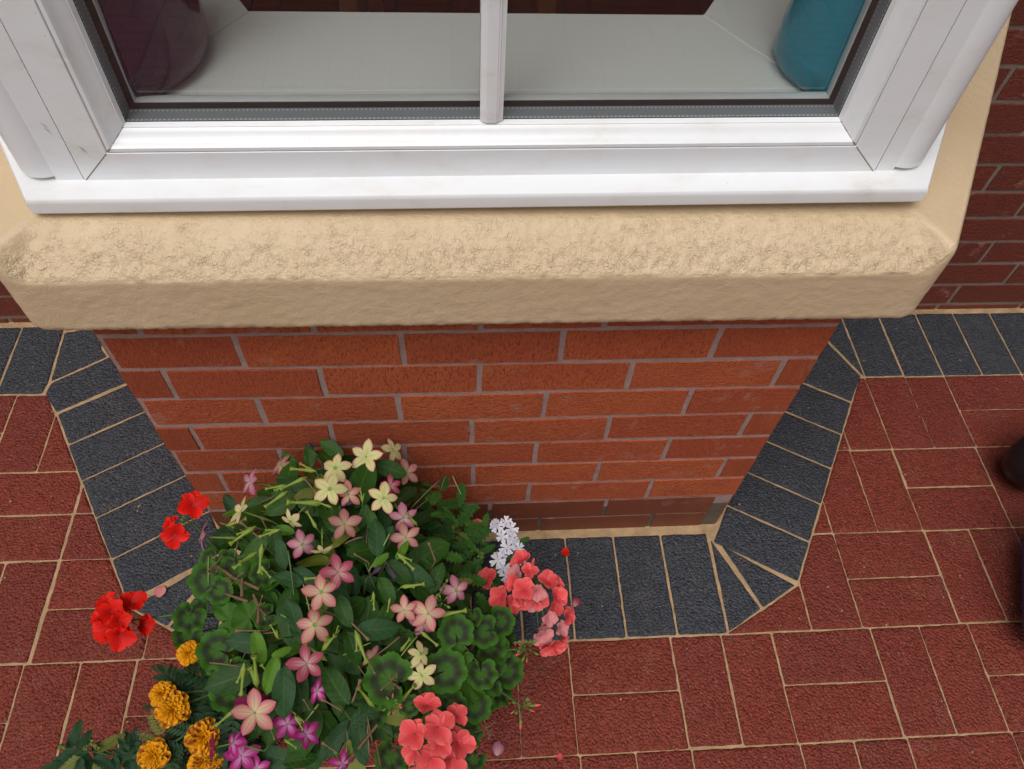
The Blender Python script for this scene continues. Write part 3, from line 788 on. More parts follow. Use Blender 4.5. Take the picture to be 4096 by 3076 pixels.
def window_light(x0, x1, place, bar):
    v_, f_ = frame_sweep(fp, x0, x1, ZB, ZT, place); sharp(obj('frame', mesh('frame', v_, f_, M['upvc']), win), 25)
    v_, f_ = frame_sweep(bp, x0, x1, ZB, ZT, place); sharp(obj('glazing_bead', mesh('glazing_bead', v_, f_, M['upvc']), win), 40)
    v_, f_ = frame_sweep([(.0372, .0335), (.0392, .0335)], x0, x1, ZB, ZT, place); obj('groove', mesh('groove', v_, f_, M['grime'], False), win)
    v_, f_ = frame_sweep(ibp, x0, x1, ZB, ZT, place); sharp(obj('inner_bead', mesh('inner_bead', v_, f_, M['upvc']), win), 30)
    v_, f_ = frame_sweep(gk, x0, x1, ZB, ZT, place); obj('gasket', mesh('gasket', v_, f_, M['gasket'], False), win)
    v_, f_ = frame_sweep(gko, x0, x1, ZB, ZT, place); obj('gasket', mesh('gasket', v_, f_, M['gasket'], False), win)
    for xa, sg in ((x0, 1), (x1, -1)):
        a0 = (xa + sg * .0004, ZB + .0004); a1 = (xa + sg * .0369, ZB + .0369); vs = []
        for (xx, zz) in (a0, a1):
            for o_ in (-.00045, .00045): vs.append(place(xx + sg * o_, .02988, zz - o_))
        obj('mitre_seam', mesh('mitre_seam', vs, [(0, 1, 3, 2)], M['grime'], False), win)
        vs = []; fs = []
        for q, (u, y) in enumerate(bp[1:]):
            for o_ in (-.0006, .0006): vs.append(place(xa + sg * (u + o_ - .0002), y - .0003, ZB + u - o_ + .0002))
            if q: fs.append((q * 2 - 2, q * 2 - 1, q * 2 + 1, q * 2))
        obj('mitre_seam', mesh('mitre_seam', vs, fs, M['grime'], False), win)
    # spacer bar between the panes with its own uv (length, across)
    vs = []; fs = []; uv = []
    c4 = [(x0, ZB), (x1, ZB), (x1, ZT), (x0, ZT)]; u = .0585; A = [(x0 + u, ZB + u), (x1 - u, ZB + u), (x1 - u, ZT - u), (x0 + u, ZT - u)]
    for i in range(4):
        a, b = A[i], A[(i + 1) % 4]; L = math.hypot(b[0] - a[0], b[1] - a[1]); k = len(vs)
        vs += [place(a[0], .0545, a[1]), place(b[0], .0545, b[1]), place(b[0], .0768, b[1]), place(a[0], .0768, a[1])]
        uv += [(0, 0), (L, 0), (L, 1), (0, 1)]; fs.append((k, k + 1, k + 2, k + 3))
    obj('spacer_bar', mesh('spacer_bar', vs, fs, M['spacer'], False, uv), win)
    for y in (.0531, .0782):
        vs = [place(x, y, z) for x, z in ((x0 + .05, ZB + .05), (x1 - .05, ZB + .05), (x1 - .05, ZT - .05), (x0 + .05, ZT - .05))]
        obj('glass_pane', mesh('glass_pane', vs, [(0, 1, 2, 3)], M['glass'], False), win)
    if bar is not None:
        pr = [(-.0128, .0529), (-.0128, .0500), (-.0105, .0478), (-.0060, .0452), (.0046, .0452), (.0052, .0462), (.0068, .0462), (.0074, .0478), (.0118, .0490), (.0122, .0529)]
        zb = ZB + .0605; vs = []; fs = []; n = len(pr)
        for z in (zb, ZT - .06):
            for x, y in pr: vs.append(place(bar + x, y, z))
        for k in range(n): fs.append((k, (k + 1) % n, n + (k + 1) % n, n + k))
        fs += [tuple(range(n)), tuple(range(2 * n - 1, n - 1, -1))]
        sharp(obj('glazing_bar', mesh('glazing_bar', vs, fs, M['upvc']), win), 25)
        vs = []
        for z in (ZB + .062, ZT - .06):
            for x, y in pr: vs.append(place(bar + x, .1315 - y, z))
        obj('glazing_bar', mesh('glazing_bar', vs, [tuple(f[::-1]) for f in fs], M['upvc'], False), win)
window_light(-.4425, .449, lambda x, y, z: tl((x, y, z)), .0035)
# flat mating strips beside the front frame, then rounded corner posts
for sgn, xa, xb in ((1, .4495, .4705), (-1, -.443, -.4715)):
    m_ = MB(); a, b = sorted((xa, xb)); m_.box(a, b, .0306, .1, ZB + TILT * xa, ZT)
    o = m_.build('mating_strip', M['upvc'], win); o.location = (0, -.03, -.9)
def post(cx, cy, sgn):
    # rounded post: wide flat-ish front bulging towards the corner
    pts = []
    for k in range(25):
        a = math.radians(-100 + 200 * k / 24)
        ca = math.radians(-90 + sgn * 30) ; ang = ca + a
        r = .030
        pts.append((cx + r * math.cos(ang), cy + r * math.sin(ang)))
    return pts
for sgn in (1, -1):
    cx = .4835 if sgn > 0 else -.4850; cy = .0580
    m_ = MB(); m_.prism(post(cx, cy, sgn), .9075 + TILT * cx, ZT)
    o = m_.build('corner_post', M['upvc'], win); o.location = (0, -.03, -.9); sharp(o, 30)
for pts_ in (((82, 262), (92, 268), (104, 276), (98, 274)), ((93, 274), (101, 279), (112, 290), (104, 284)), ((168, 315), (178, 320), (190, 333), (180, 326))):
    vs = [onax(a_, b_, 1, .0297) - Vector((0, .03, .9)) for a_, b_ in pts_]
    obj('scuff_mark', mesh('scuff_mark', vs, [(0, 1, 2, 3)], M['scuff'], False), win)
# splay lights
def splay_place(sgn):
    c0 = Vector((.507 if sgn > 0 else -.507, .04)); T = Vector((sgn * C60, S60)); Nn = Vector((-sgn * S60, C60))
    def pl(x, y, z):
        q = c0 + T * x + Nn * (y - .03) ; return (q.x, q.y - .03, z - .9 + TILT * .5 * sgn)
    return pl
window_light(.035, .62, splay_place(1), None); window_light(.035, .62, splay_place(-1), None)
# head of the bay
hd = MB(); Ph = plan(-.0); hd.prism(Ph[::-1] if area(Ph) < 0 else Ph, ZT + .001, ZT + .25); o = hd.build('bay_head', M['render'], win); o.location = (0, -.03, -.9)

# ------------------------------------------------------------------ inside: window board, dark room
wb = thing('window_board', 'pale painted window board inside the bay with mitred corner joints', 'window sill', (0, .2, .94))
iL, iR = Vector((-.290, .287)), Vector((.289, .291)); zb = .946
oL, oR = Vector((-.445, .045)), Vector((.448, .045))
def board(poly):
    m_ = MB(); m_.prism([(p[0], p[1] - .2) for p in poly], -.03, zb - .94 + .0)
    return sharp(m_.build('board', M['board'], wb), 30)
jl = .0006
board([oL + Vector((jl, 0)), oR - Vector((jl, 0)), iR - Vector((jl, 0)), iL + Vector((jl, 0))])
eLo = oL + TL * .62; eLi = iL + TL * .34; eRo = oR + TR * .62; eRi = iR + TR * .34
board([oL - Vector((jl, 0)), iL - Vector((jl, 0)), eLi, eLo]); board([oR + Vector((jl, 0)), eRo, eRi, iR + Vector((jl, 0))])
for a, b in ((oL, iL), (oR, iR)):     # filled mitre joint
    d = (b - a).normalized(); n = Vector((-d.y, d.x)) * .0007; m_ = MB()
    m_.prism([(p[0], p[1] - .2) for p in (a - n, a + n, b + n, b - n)], -.02, zb - .94 - .0006 if a is oL else zb - .94 + .0009)
    m_.build('joint_filler', M['gasket'] if a is oL else M['board'], wb)
rm = MB(); rm.box(-2.2, 2.2, .87, 4.2, -.05, 0); tag(rm.build('room_floor', M['carpet']), kind='structure')
rm = MB()
rm.box(-2.25, 2.25, 4.2, 4.3, 0, 2.6); rm.box(-2.3, -2.2, .87, 4.2, 0, 2.6); rm.box(2.2, 2.3, .87, 4.2, 0, 2.6)
rm.box(-2.25, -.62, .866, .89, 0, 2.6); rm.box(.62, 2.25, .866, .89, 0, 2.6)
tag(rm.build('room_wall', M['plaster']), kind='structure')
rm = MB(); rm.box(-2.3, 2.3, .3, 4.3, 2.6, 2.7); tag(rm.build('room_ceiling', M['plaster']), kind='structure')
rm = MB(); rm.prism([(-.285, .312), (.287, .312), (.60, .87), (-.60, .87)], .0, .02); tag(rm.build('bay_floor', M['carpet']), kind='structure')
tb = thing('wooden_table', 'brown wooden table with square legs inside the dark room behind the glass', 'table', (0, 1.3, 0))
m_ = MB(); m_.box(-.75, .75, -.25, .45, .72, .75); m_.build('tabletop', M['wood'], tb)
for px_, yy in ((1397, 22), (2185, 22)):
    p = onax(px_, yy, 1, 1.10, 1)
    for q in (-.2, .4):
        m_ = MB(); m_.box(p.x - .02, p.x + .02, q - .02, q + .02, 0, .719); m_.build('leg', M['wood'], tb)

def lathe_thing(name, label, cat, loc, prof_, m, n=40):
    m_ = MB(); m_.lathe(prof_, n); o = m_.build(name, m, None, True, loc); tag(o, label, cat); return o
zb2 = zb + .0008
v1 = lathe_thing('vase', 'dark purple glazed vase standing on the window board behind left glass', 'vase', (-.420, .178, zb2),
   [(.0, 0), (.085, .0), (.096, .006), (.103, .018), (.106, .035), (.104, .07), (.096, .14), (.088, .21), (.080, .27), (.074, .30), (.079, .33), (.075, .33), (.070, .30), (.0, .02)], M['purple'])
m_ = MB(); pts = []
for k in range(13):
    a = -PI / 2 + PI * k / 12; pts.append((.075 + .045 * math.cos(a), -.03, .24 + .05 * math.sin(a)))
m_.tube(pts, [.014] * 13, 10); sharp(m_.build('handle', M['handle'], v1, True), 60)
v2 = lathe_thing('vase', 'turquoise glass vase with thick base standing behind the right glass', 'vase', (.437, .172, zb2),
   [(.0, 0), (.07, 0), (.083, .006), (.0885, .018), (.087, .05), (.079, .13), (.073, .22), (.070, .34), (.066, .34), (.069, .22), (.075, .13), (.082, .05), (.078, .028), (.05, .016), (.0, .02)], M['vglass'], 56)
m_ = MB(); pts = []
for k in range(13):
    a = PI / 2 + PI * k / 12; pts.append((-.070 + .03 * math.cos(a), -.02, .175 + .035 * math.sin(a)))
m_.tube(pts, [.008] * 13, 10); m_.build('handle', M['vglass'], v2, True)

# ------------------------------------------------------------------ object cut off by the right edge
ct = thing('garden_trolley', 'dark blue plastic trolley with fat black tyre cut off by right edge', 'trolley', (1.25, -.05, 0))
def torus(R, r, n=36, k=12, tread=0):
    vs = []; fs = []
    for i in range(n):
        a = 2 * PI * i / n
        for j in range(k):
            b = 2 * PI * j / k; rr = r * (1 + (tread if (i % 2 and abs(b) % (2 * PI) < 1.4 or i % 2 and b > 4.9) else 0)); 
            vs.append(((R + rr * math.cos(b)) * math.cos(a), r * 1.25 * math.sin(b), (R + rr * math.cos(b)) * math.sin(a)))
    for i in range(n):
        for j in range(k): fs.append((i * k + j, i * k + (j + 1) % k, ((i + 1) % n) * k + (j + 1) % k, ((i + 1) % n) * k + j))
    return vs, fs
wpos = Vector((1.226, .10, .094))
v_, f_ = torus(.058, .040, 40, 12, .10)
wo = obj('wheel', mesh('wheel', v_, f_, M['tyre']), ct, off(ct, wpos)); wo.rotation_euler = (0, 0, math.radians(24))
m_ = MB(); m_.tube([(0, -.03, 0), (0, .03, 0)], [.035, .035], 20); m_.build('hub', M['navy'], wo)
m_ = MB(); m_.tube([(0, -.16, 0), (0, -.03, 0)], [.009, .009], 10); m_.build('axle', M['handle'], wo)
bm = bmesh.new(); bmesh.ops.create_cube(bm, size=1)
bmesh.ops.scale(bm, vec=(.30, .26, .24), verts=bm.verts); bmesh.ops.bevel(bm, geom=bm.edges[:], offset=.035, segments=4, profile=.5, affect='EDGES')
me = bpy.data.meshes.new('body'); bm.to_mesh(me); bm.free(); me.materials.append(M['navy'])
for p in me.polygons: p.use_smooth = True
bo = obj('body', me, ct); bo.location = off(ct, (1.188, -.235, .165)); bo.rotation_euler = (0, math.radians(-2), math.radians(-24))
#PLANTS
# ------------------------------------------------------------------ plants in one pot before the bay
EC, ER = Vector((-.205, -.25, .22)), Vector((.26, .26, .28))
CR, CU = RM.col[0].copy(), RM.col[1].copy()
rnd = random.Random(21)
def zpix(n, x, y):
    s = 1100 / 2212; o = ORG2[n]; return ((o[0] + x * s) / K, (o[1] + y * s) / K)
ORG2 = {'a': (600, 1700), 'b': (1400, 1700), 'c': (600, 2376), 'd': (1400, 2376), 'e': (0, 2020), 'f': (380, 1280)}
def hit(x, y, s=1.0):
    d = ray(x, y); sc = Vector((1 / (ER.x * s), 1 / (ER.y * s), 1 / (ER.z * s)))
    o = (CAM - EC) * sc; q = d * sc; A = q.dot(q); Bq = o.dot(q); C = o.dot(o) - 1; D = Bq * Bq - A * C
    t = (-Bq - math.sqrt(D)) / A if D > 0 else -Bq / A
    P = CAM + d * t
    if P.y > -.02: P = onax(x, y, 1, -.02)
    return P
def depth(P): return -(RM.transposed() @ (P - CAM)).z
def wsize(P, zpx): return zpx * (1100 / 2212) * depth(P) / FPX          # length in zoom pixels to metres
def view(P): return (CAM - P).normalized()
def basis(pos, zax, yax, s=1):
    z = zax.normalized(); y = (yax - z * yax.dot(z)).normalized(); x = y.cross(z)
    sc = s if isinstance(s, tuple) else (s, s, s)
    m = Matrix((x, y, z)).transposed().to_4x4()
    return Matrix.Translation(pos) @ m @ Matrix.Diagonal((*sc, 1))
def put(name, me, parent, pos, zax, yax, s=1):
    return obj(name, me, parent, M4=basis(off(parent, pos), zax, yax, s))

# ---- shapes
def grid_leaf(nm, m, wf, nx=6, ny=9, fold=.16, droop=.18, serr=0, ripple=.02, seed=0, L=1.0, wob=.0):
    vs = []; uv = []; fs = []; r_ = random.Random(seed); ph = r_.uniform(0, 6)
    for j in range(ny + 1):
        t = j / ny; hw = wf(t)
        if serr and 0 < j < ny: hw *= 1 + serr * (1 if j % 2 else -1)
        for i in range(nx + 1):
            a = i / nx * 2 - 1
            x = a * hw + wob * math.sin(t * 3 + ph) * t; yb = t * L - (abs(a) ** 1.5) * hw * .28 * (1 if serr else .4)
            z = fold * abs(x) * (1 - .4 * t) - droop * t * t + ripple * math.sin(a * 3 + t * 9 + ph) * abs(a)
            vs.append((x, yb, z)); uv.append((i / nx, t))
    for j in range(ny):
        for i in range(nx):
            q = j * (nx + 1) + i; fs.append((q, q + 1, q + nx + 2, q + nx + 1))
    return mesh(nm, vs, fs, m, True, uv)
ov = lambda k, p=.62: (lambda t: k * (max(t, 0.0) ** p) * (max(1 - t, 0) ** .62) * 2.05 + .004)
TL_ = [grid_leaf('leaf', M[m], ov(k), seed=i, fold=f, droop=dr, ripple=.022, wob=.05) for i, (m, k, f, dr) in enumerate(
    [('tleaf', .25, .25, .15), ('tleaf', .22, .35, .32), ('tleaf2', .24, .18, .12), ('tleaf2', .21, .3, .25), ('tleaf3', .21, .4, .2), ('tleaf', .28, .2, .05)])]
VL = [grid_leaf('leaf', M['vleaf'], ov(k, .55), nx=4, ny=13, fold=.3, droop=.2, serr=.30, ripple=.03, seed=i + 9) for i, k in enumerate((.19, .22, .17))]
MT = [grid_leaf('leaf', M['mint'], ov(k, .5), nx=6, ny=15, fold=.3, droop=.15, serr=.12, ripple=.03, seed=i + 29) for i, k in enumerate((.20, .23))]
def ger_leaf(seed):
    r_ = random.Random(seed); vs = [(0, 0, 0)]; uv = [(0, 0)]; fs = []; na_, nr_ = 66, 7; ph = r_.uniform(0, 6)
    for q in range(1, nr_ + 1):
        rr = q / nr_
        for k in range(na_):
            th = math.radians(-90 + 9) + math.radians(342) * k / (na_ - 1)
            e = .84 + .14 * abs(math.cos(3.5 * (th + PI / 2))) ** .7 + .026 * math.cos(30 * th)
            edge = min(1, .55 + .9 * min(k, na_ - 1 - k) / 9.0)
            R_ = rr * (1 + (e * edge - 1) * rr)
            z = .16 * R_ * R_ + .085 * math.sin(7 * th + ph) * R_ * R_ + .07 * math.cos(2 * th + ph) * R_ * R_ + .03 * math.cos(3 * th)* R_
            vs.append((R_ * math.cos(th), R_ * math.sin(th), z)); uv.append((k / (na_ - 1), rr))
    for k in range(na_ - 1): fs.append((0, 1 + k, 2 + k))
    for q in range(nr_ - 1):
        for k in range(na_ - 1):
            b = 1 + q * na_ + k; fs.append((b, b + na_, b + na_ + 1, b + 1))
    return mesh('leaf', vs, fs, M['gleaf'], True, uv)
GL = [ger_leaf(s) for s in range(5)]
def pinnate(seed):
    r_ = random.Random(seed); vs = []; fs = []; uv = []
    def lf(o_, d, L, wd):
        b = len(vs); n = Vector((0, 0, 1)).cross(d).normalized()
        for j in range(5):
            t = j / 4; hw = wd * (math.sin(PI * min(1, t * .9 + .06)) ** .8)
            for a in (-1, 0, 1):
                p = o_ + d * (L * t) + n * (hw * a) + Vector((0, 0, .1 * abs(a) * hw - .15 * L * t * t)); vs.append(tuple(p)); uv.append(((a + 1) / 2, t))
        for j in range(4):
            for a in (0, 1): q = b + j * 3 + a; fs.append((q, q + 1, q + 4, q + 3))
    for k in range(6):
        y = .15 + .13 * k
        for sg in (-1, 1):
            d = Vector((sg * .8, .55, r_.uniform(-.15, .2))).normalized(); lf(Vector((0, y, -.12 * y * y)), d, .34 * (1 - .35 * abs(y - .5)), .055)
    lf(Vector((0, .9, -.1)), Vector((0, 1, -.1)), .3, .06); lf(Vector((0, 0, 0)), Vector((0, 1, -.08)).normalized(), .95, .016)
    return mesh('leaf', vs, fs, M['mleaf'], True, uv)
ML = [pinnate(s) for s in range(4)]
def petal_mesh(m, wf, r0=.0, lift=.0, rec=.1, crease=.10, nx=4, ny=7, seed=0, wave=0, cup=0, notch=0):
    vs = []; uv = []; fs = []; ph = seed * 1.7
    for j in range(ny + 1):
        t = j / ny; hw = wf(t)
        for i in range(nx + 1):
            a = i / nx * 2 - 1
            yy = r0 + (1 - r0) * t - notch * (1 - abs(a)) * max(0, t - .75) * 2 - cup * a * a * t * .3
            z = lift * t - rec * t * t + crease * abs(a) * hw * (1 - .5 * t) + wave * math.sin(a * 5 + ph) * t * t + cup * a * a * hw
            vs.append((a * hw, yy, z)); uv.append((i / nx, t))
    for j in range(ny):
        for i in range(nx):
            q = j * (nx + 1) + i; fs.append((q, q + 1, q + nx + 2, q + nx + 1))
    return mesh('petal', vs, fs, m, True, uv)
star = lambda t: .60 * (t ** .8) * (max(0, 1 - t ** 2.0) ** .9) + .035 * (1 - t)
rnd_p = lambda t: .445 * (math.sin(PI * min(1, .04 + t * .80)) ** .75) * (1 if t < .9 else (1 - (t - .9) * 3.2)) + .02
STAR = {k: [petal_mesh(M[k], star, .05, .06, .16 + .05 * s, .12 * (1 if s % 2 else -.6), seed=s, wave=.02) for s in range(3)]
        for k in ('p_cream', 'p_pink', 'p_dusty', 'p_lilac', 'p_deep', 'p_mag', 'p_dark')}
GER = {k: [petal_mesh(M[k], rnd_p, .03, .22 + .1 * s, .22, .0, nx=5, seed=s, wave=.06, cup=.28) for s in range(4)] for k in ('p_red', 'p_coral', 'p_faded')}
VERB = [petal_mesh(M['p_white'], lambda t: .40 * (t ** .8) * (1 if t < .85 else 1 - (t - .85) * 3) + .03, .02, .08, .1, .05, seed=s, notch=.25) for s in range(2)]
MAR = {k: [petal_mesh(M[k], lambda t: .10 + .26 * t ** 1.1 * (1 if t < .9 else 1 - (t - .9) * 3), .0, .1, .16, .0, nx=6, ny=5, seed=s, wave=.09, cup=.3) for s in range(4)] for k in ('p_gold', 'p_bi', 'p_maroon')}
def tube_mesh(nm, m, prof_, n=8):
    b = MB(); b.lathe(prof_, n); return mesh(nm, b.v, b.f, m)
def merged(nm, parts_):
    me = bpy.data.meshes.new(nm); v = []; f = []; mi = []
    for k, (b, m) in enumerate(parts_):
        o_ = len(v); v += b.v; f += [tuple(i + o_ for i in q) for q in b.f]; mi += [k] * len(b.f); me.materials.append(m)
    me.from_pydata(v, [], f)
    for p, k in zip(me.polygons, mi): p.material_index = k; p.use_smooth = True
    return me
def flower_core(L):
    a = MB(); a.lathe([(.085, .012), (.075, -.02), (.06, -.25), (.05, -L * .55), (.04, -L)], 8)
    t = MB(); t.lathe([(.001, -.012), (.05, -.006), (.085, .014)], 10)
    c = MB(); c.lathe([(.035, -L * .62), (.085, -L * .72), (.095, -L * .9), (.05, -L * 1.08), (.02, -L * 1.2)], 7)
    y = MB(); y.lathe([(.082, .013), (.105, .022), (.12, .012)], 12)
    return merged('flower', [(a, M['limed']), (t, M['gbud']), (c, M['gbud']), (y, M['lime'])])
CORE = flower_core(1.9)
GCORE = merged('flower', [((lambda b: (b.lathe([(.001, .10), (.06, .08), (.05, 0), (.03, -.3), (.03, -.9)], 6), b)[1])(MB()), M['stem'])])
VCORE = merged('flower', [((lambda b: (b.lathe([(.001, .03), (.10, .03), (.12, -.02), (.07, -.3), (.06, -.9)], 6), b)[1])(MB()), M['limed'])])
BUD = tube_mesh('bud', M['lime'], [(.001, .93), (.05, .96), (.12, 1.04), (.105, .97), (.055, .88), (.055, .74), (.065, .5), (.10, .28), (.12, .12), (.06, 0), (.02, -.1)], 7)
GBUD = tube_mesh('bud', M['gbud'], [(.001, 1.0), (.13, .85), (.24, .5), (.2, .2), (.08, 0), (.05, -.9)], 8)
CBUD = merged('bud', [((lambda b: (b.lathe([(.001, 1.25), (.12, 1.1), (.18, .8), (.16, .6)], 8), b)[1])(MB()), M['p_coral']), ((lambda b: (b.lathe([(.165, .62), (.2, .35), (.12, .1), (.05, 0), (.05, -.9)], 8), b)[1])(MB()), M['gbud'])])
DEAD = tube_mesh('withered_flower', M['dead'], [(.001, 1.02), (.16, .98), (.10, .86), (.055, .7), (.06, .3), (.08, .08), (.03, 0)], 7)
DEADP = tube_mesh('withered_flower', M['deadp'], [(.001, 1.0), (.22, .92), (.26, .75), (.14, .55), (.06, .4), (.055, .1), (.03, 0)], 7)

# ---- the things
pot = thing('flower_pot', 'black plastic pot mostly hidden beneath the mixed flowering plants', 'flower pot', (-.205, -.25, 0))
b = MB(); b.lathe([(0, .0), (.125, .0), (.130, .006), (.158, .19), (.175, .19), (.178, .235), (.165, .24), (.156, .235), (.15, .20), (.0, .19)], 48); b.build('pot_body', M['gasket'], pot, True)
b = MB(); b.lathe([(0, .214), (.08, .212), (.152, .205)], 32); b.build('soil', M['soil'], pot, True)
base = Vector((-.205, -.25, .212))
tob1 = thing('tobacco_plant', 'flowering tobacco at the back of the pot with cream and pink star flowers against brick', 'flowering plant', base + Vector((0, .07, 0)), 'flowering tobacco plants')
tob2 = thing('tobacco_plant', 'flowering tobacco in the middle of the pot with a column of rose pink star flowers', 'flowering plant', base + Vector((.02, -.02, 0)), 'flowering tobacco plants')
tob3 = thing('tobacco_plant', 'flowering tobacco at the front of the pot with magenta star flowers beside marigolds', 'flowering plant', base + Vector((-.02, -.10, 0)), 'flowering tobacco plants')
gred = thing('geranium', 'geranium on the left with two scarlet flower heads leaning over black paving', 'geranium', base + Vector((-.10, 0, 0)), 'geraniums')
gcor = thing('geranium', 'geranium on the right with coral pink flower heads and dark ringed leaves', 'geranium', base + Vector((.09, -.06, 0)), 'geraniums')
verb = thing('verbena', 'verbena with small white lilac flowers and toothed leaves beside the brick bay', 'verbena', base + Vector((.12, .07, 0)), 'verbenas')
mari = thing('marigold_plant', 'marigold plant with golden ruffled heads edged maroon at lower left of pot', 'marigold', base + Vector((-.12, -.08, 0)))
mint = thing('verbena', 'verbena without open flowers trailing over red paving at the bottom left', 'verbena', base + Vector((-.14, -.10, 0)), 'verbenas')

def stalk(parent, P, Q, r=.0013, name='flower_stalk', m='stem', sag=.0):
    m_ = MB(); P = off(parent, P); Q = off(parent, Q); mid = (P + Q) / 2 + Vector((0, 0, sag))
    pts = [P * (1 - t) ** 2 + mid * 2 * t * (1 - t) + Q * t * t for t in (0, .2, .4, .6, .8, 1)]
    m_.tube(pts, [r * .8, r, r, r * 1.2, r * 1.3, r * 1.5], 5); return m_.build(name, M[m], parent, True)
def inner(parent, P, k=.45):
    q = P.lerp(Vector((parent.location.x, parent.location.y, .27)), k); return q + Vector((rnd.uniform(-.01, .01), rnd.uniform(-.01, .01), -.02))
def star_flower(parent, P, R_, kind, tx=0, ty=0, rot=None, stem=True, fold=0):
    n = (view(P) + CR * tx + CU * ty).normalized()
    up = CU * math.cos(rot if rot is not None else rnd.uniform(-.3, .3)) + CR * math.sin(rot if rot is not None else rnd.uniform(-.3, .3))
    if abs(up.normalized().dot(n)) > .93: up = CR
    f = put('flower', CORE, parent, P, n, up, R_)
    for k in range(5):
        a = 2 * PI * k / 5 + rnd.uniform(-.06, .06)
        mt = Matrix.Rotation(a, 4, 'Z') @ Matrix.Rotation(fold + rnd.uniform(-.2, .2), 4, 'X')
        s = rnd.uniform(.88, 1.07); mt = mt @ Matrix.Diagonal((s * rnd.uniform(.92, 1.05), s, s, 1))
        p = obj('petal', rnd.choice(STAR[kind]), f, M4=Matrix.Translation((0, 0, .012 + .004 * (k % 2))) @ mt)
    if stem:
        e = P - n * (R_ * 2.2); stalk(parent, e, inner(parent, e), .0012)
    return f
# zoom, x, y, diameter, kind, tilt right, tilt up, plant, shell
FL = [('a', 1740, 255, 255, 'p_cream', 0, 0, 1, 1.10), ('a', 1490, 345, 270, 'p_cream', -.15, .1, 1, 1.09), ('a', 1445, 515, 280, 'p_cream', 0, .1, 1, 1.10), ('a', 1600, 560, 215, 'p_pink', .15, 0, 1, 1.03),
      ('a', 1875, 590, 275, 'p_cream', .05, 0, 1, 1.09), ('a', 1955, 200, 215, 'p_cream', 1.3, .5, 1, 1.08), ('a', 1565, 800, 270, 'p_dusty', 0, .15, 1, 1.07), ('a', 1225, 960, 250, 'p_lilac', .3, -.1, 1, 1.07),
      ('a', 1385, 1020, 170, 'p_cream', .0, -1.5, 1, 1.10), ('a', 805, 455, 240, 'p_lilac', -1.1, .3, 1, 1.12), ('a', 735, 690, 240, 'p_cream', -1.6, .4, 1, 1.10), ('a', 1130, 775, 210, 'p_cream', -.9, -.6, 1, 1.06),
      ('a', 408, 900, 270, 'p_lilac', -2.4, .2, 1, 1.12), ('a', 2040, 745, 235, 'p_lilac', .2, -.6, 1, 1.06), ('a', 2060, 905, 240, 'p_dusty', .1, .1, 1, 1.05), ('a', 2065, 380, 220, 'p_dusty', .6, .1, 1, .98),
      ('a', 1050, 320, 200, 'p_dusty', -.8, .5, 1, .96), ('a', 1935, 490, 190, 'p_deep', .3, .5, 1, .99),
      ('a', 1515, 1185, 275, 'p_deep', .1, -.1, 2, 1.09), ('a', 1378, 1345, 300, 'p_pink', 0, .1, 2, 1.11), ('c', 1325, 250, 300, 'p_pink', .05, .1, 2, 1.11), ('c', 1262, 560, 300, 'p_deep', -.1, .05, 2, 1.10),
      ('c', 845, 955, 345, 'p_pink', 0, -.15, 3, 1.13), ('c', 825, 885, 275, 'p_dark', .1, .3, 3, 1.03), ('c', 1105, 1045, 240, 'p_mag', .1, .1, 3, 1.06), ('c', 1255, 1130, 240, 'p_mag', .9, .1, 3, 1.07),
      ('c', 668, 1195, 250, 'p_mag', -1.3, .2, 3, 1.10), ('c', 735, 1300, 285, 'p_mag', .1, -.1, 3, 1.04), ('c', 1345, 780, 220, 'p_mag', -.9, .1, 3, 1.02), ('c', 520, 1235, 230, 'p_dark', -1.4, -.3, 3, 1.12),
      ('d', 437, 128, 215, 'p_pink', 0, .1, 2, 1.06), ('d', 625, 160, 300, 'p_pink', .1, 0, 2, 1.09), ('d', 570, 480, 230, 'p_cream', .6, .15, 2, 1.05), ('d', 575, 655, 255, 'p_cream', .15, -.2, 2, 1.05),
      ('b', 855, 1330, 245, 'p_lilac', .4, .1, 2, 1.04), ('d', 590, 235, 240, 'p_lilac', .1, -.4, 2, 1.02), ('c', 1550, 1365, 220, 'p_mag', .4, -.6, 3, 1.02), ('c', 860, 1400, 210, 'p_mag', -.3, -.5, 3, 1.03), ('d', 180, 510, 190, 'p_dusty', -.4, .6, 2, .97)]
for z, x, y, d, kind, tx, ty, pl_, sh in FL:
    P = hit(*zpix(z, x, y), sh); star_flower({1: tob1, 2: tob2, 3: tob3}[pl_], P, wsize(P, d) * .54, kind, tx + rnd.uniform(-.18, .18), ty + rnd.uniform(-.18, .18), fold=rnd.choice((-.2, -.1, 0, 0, .12, .3)))
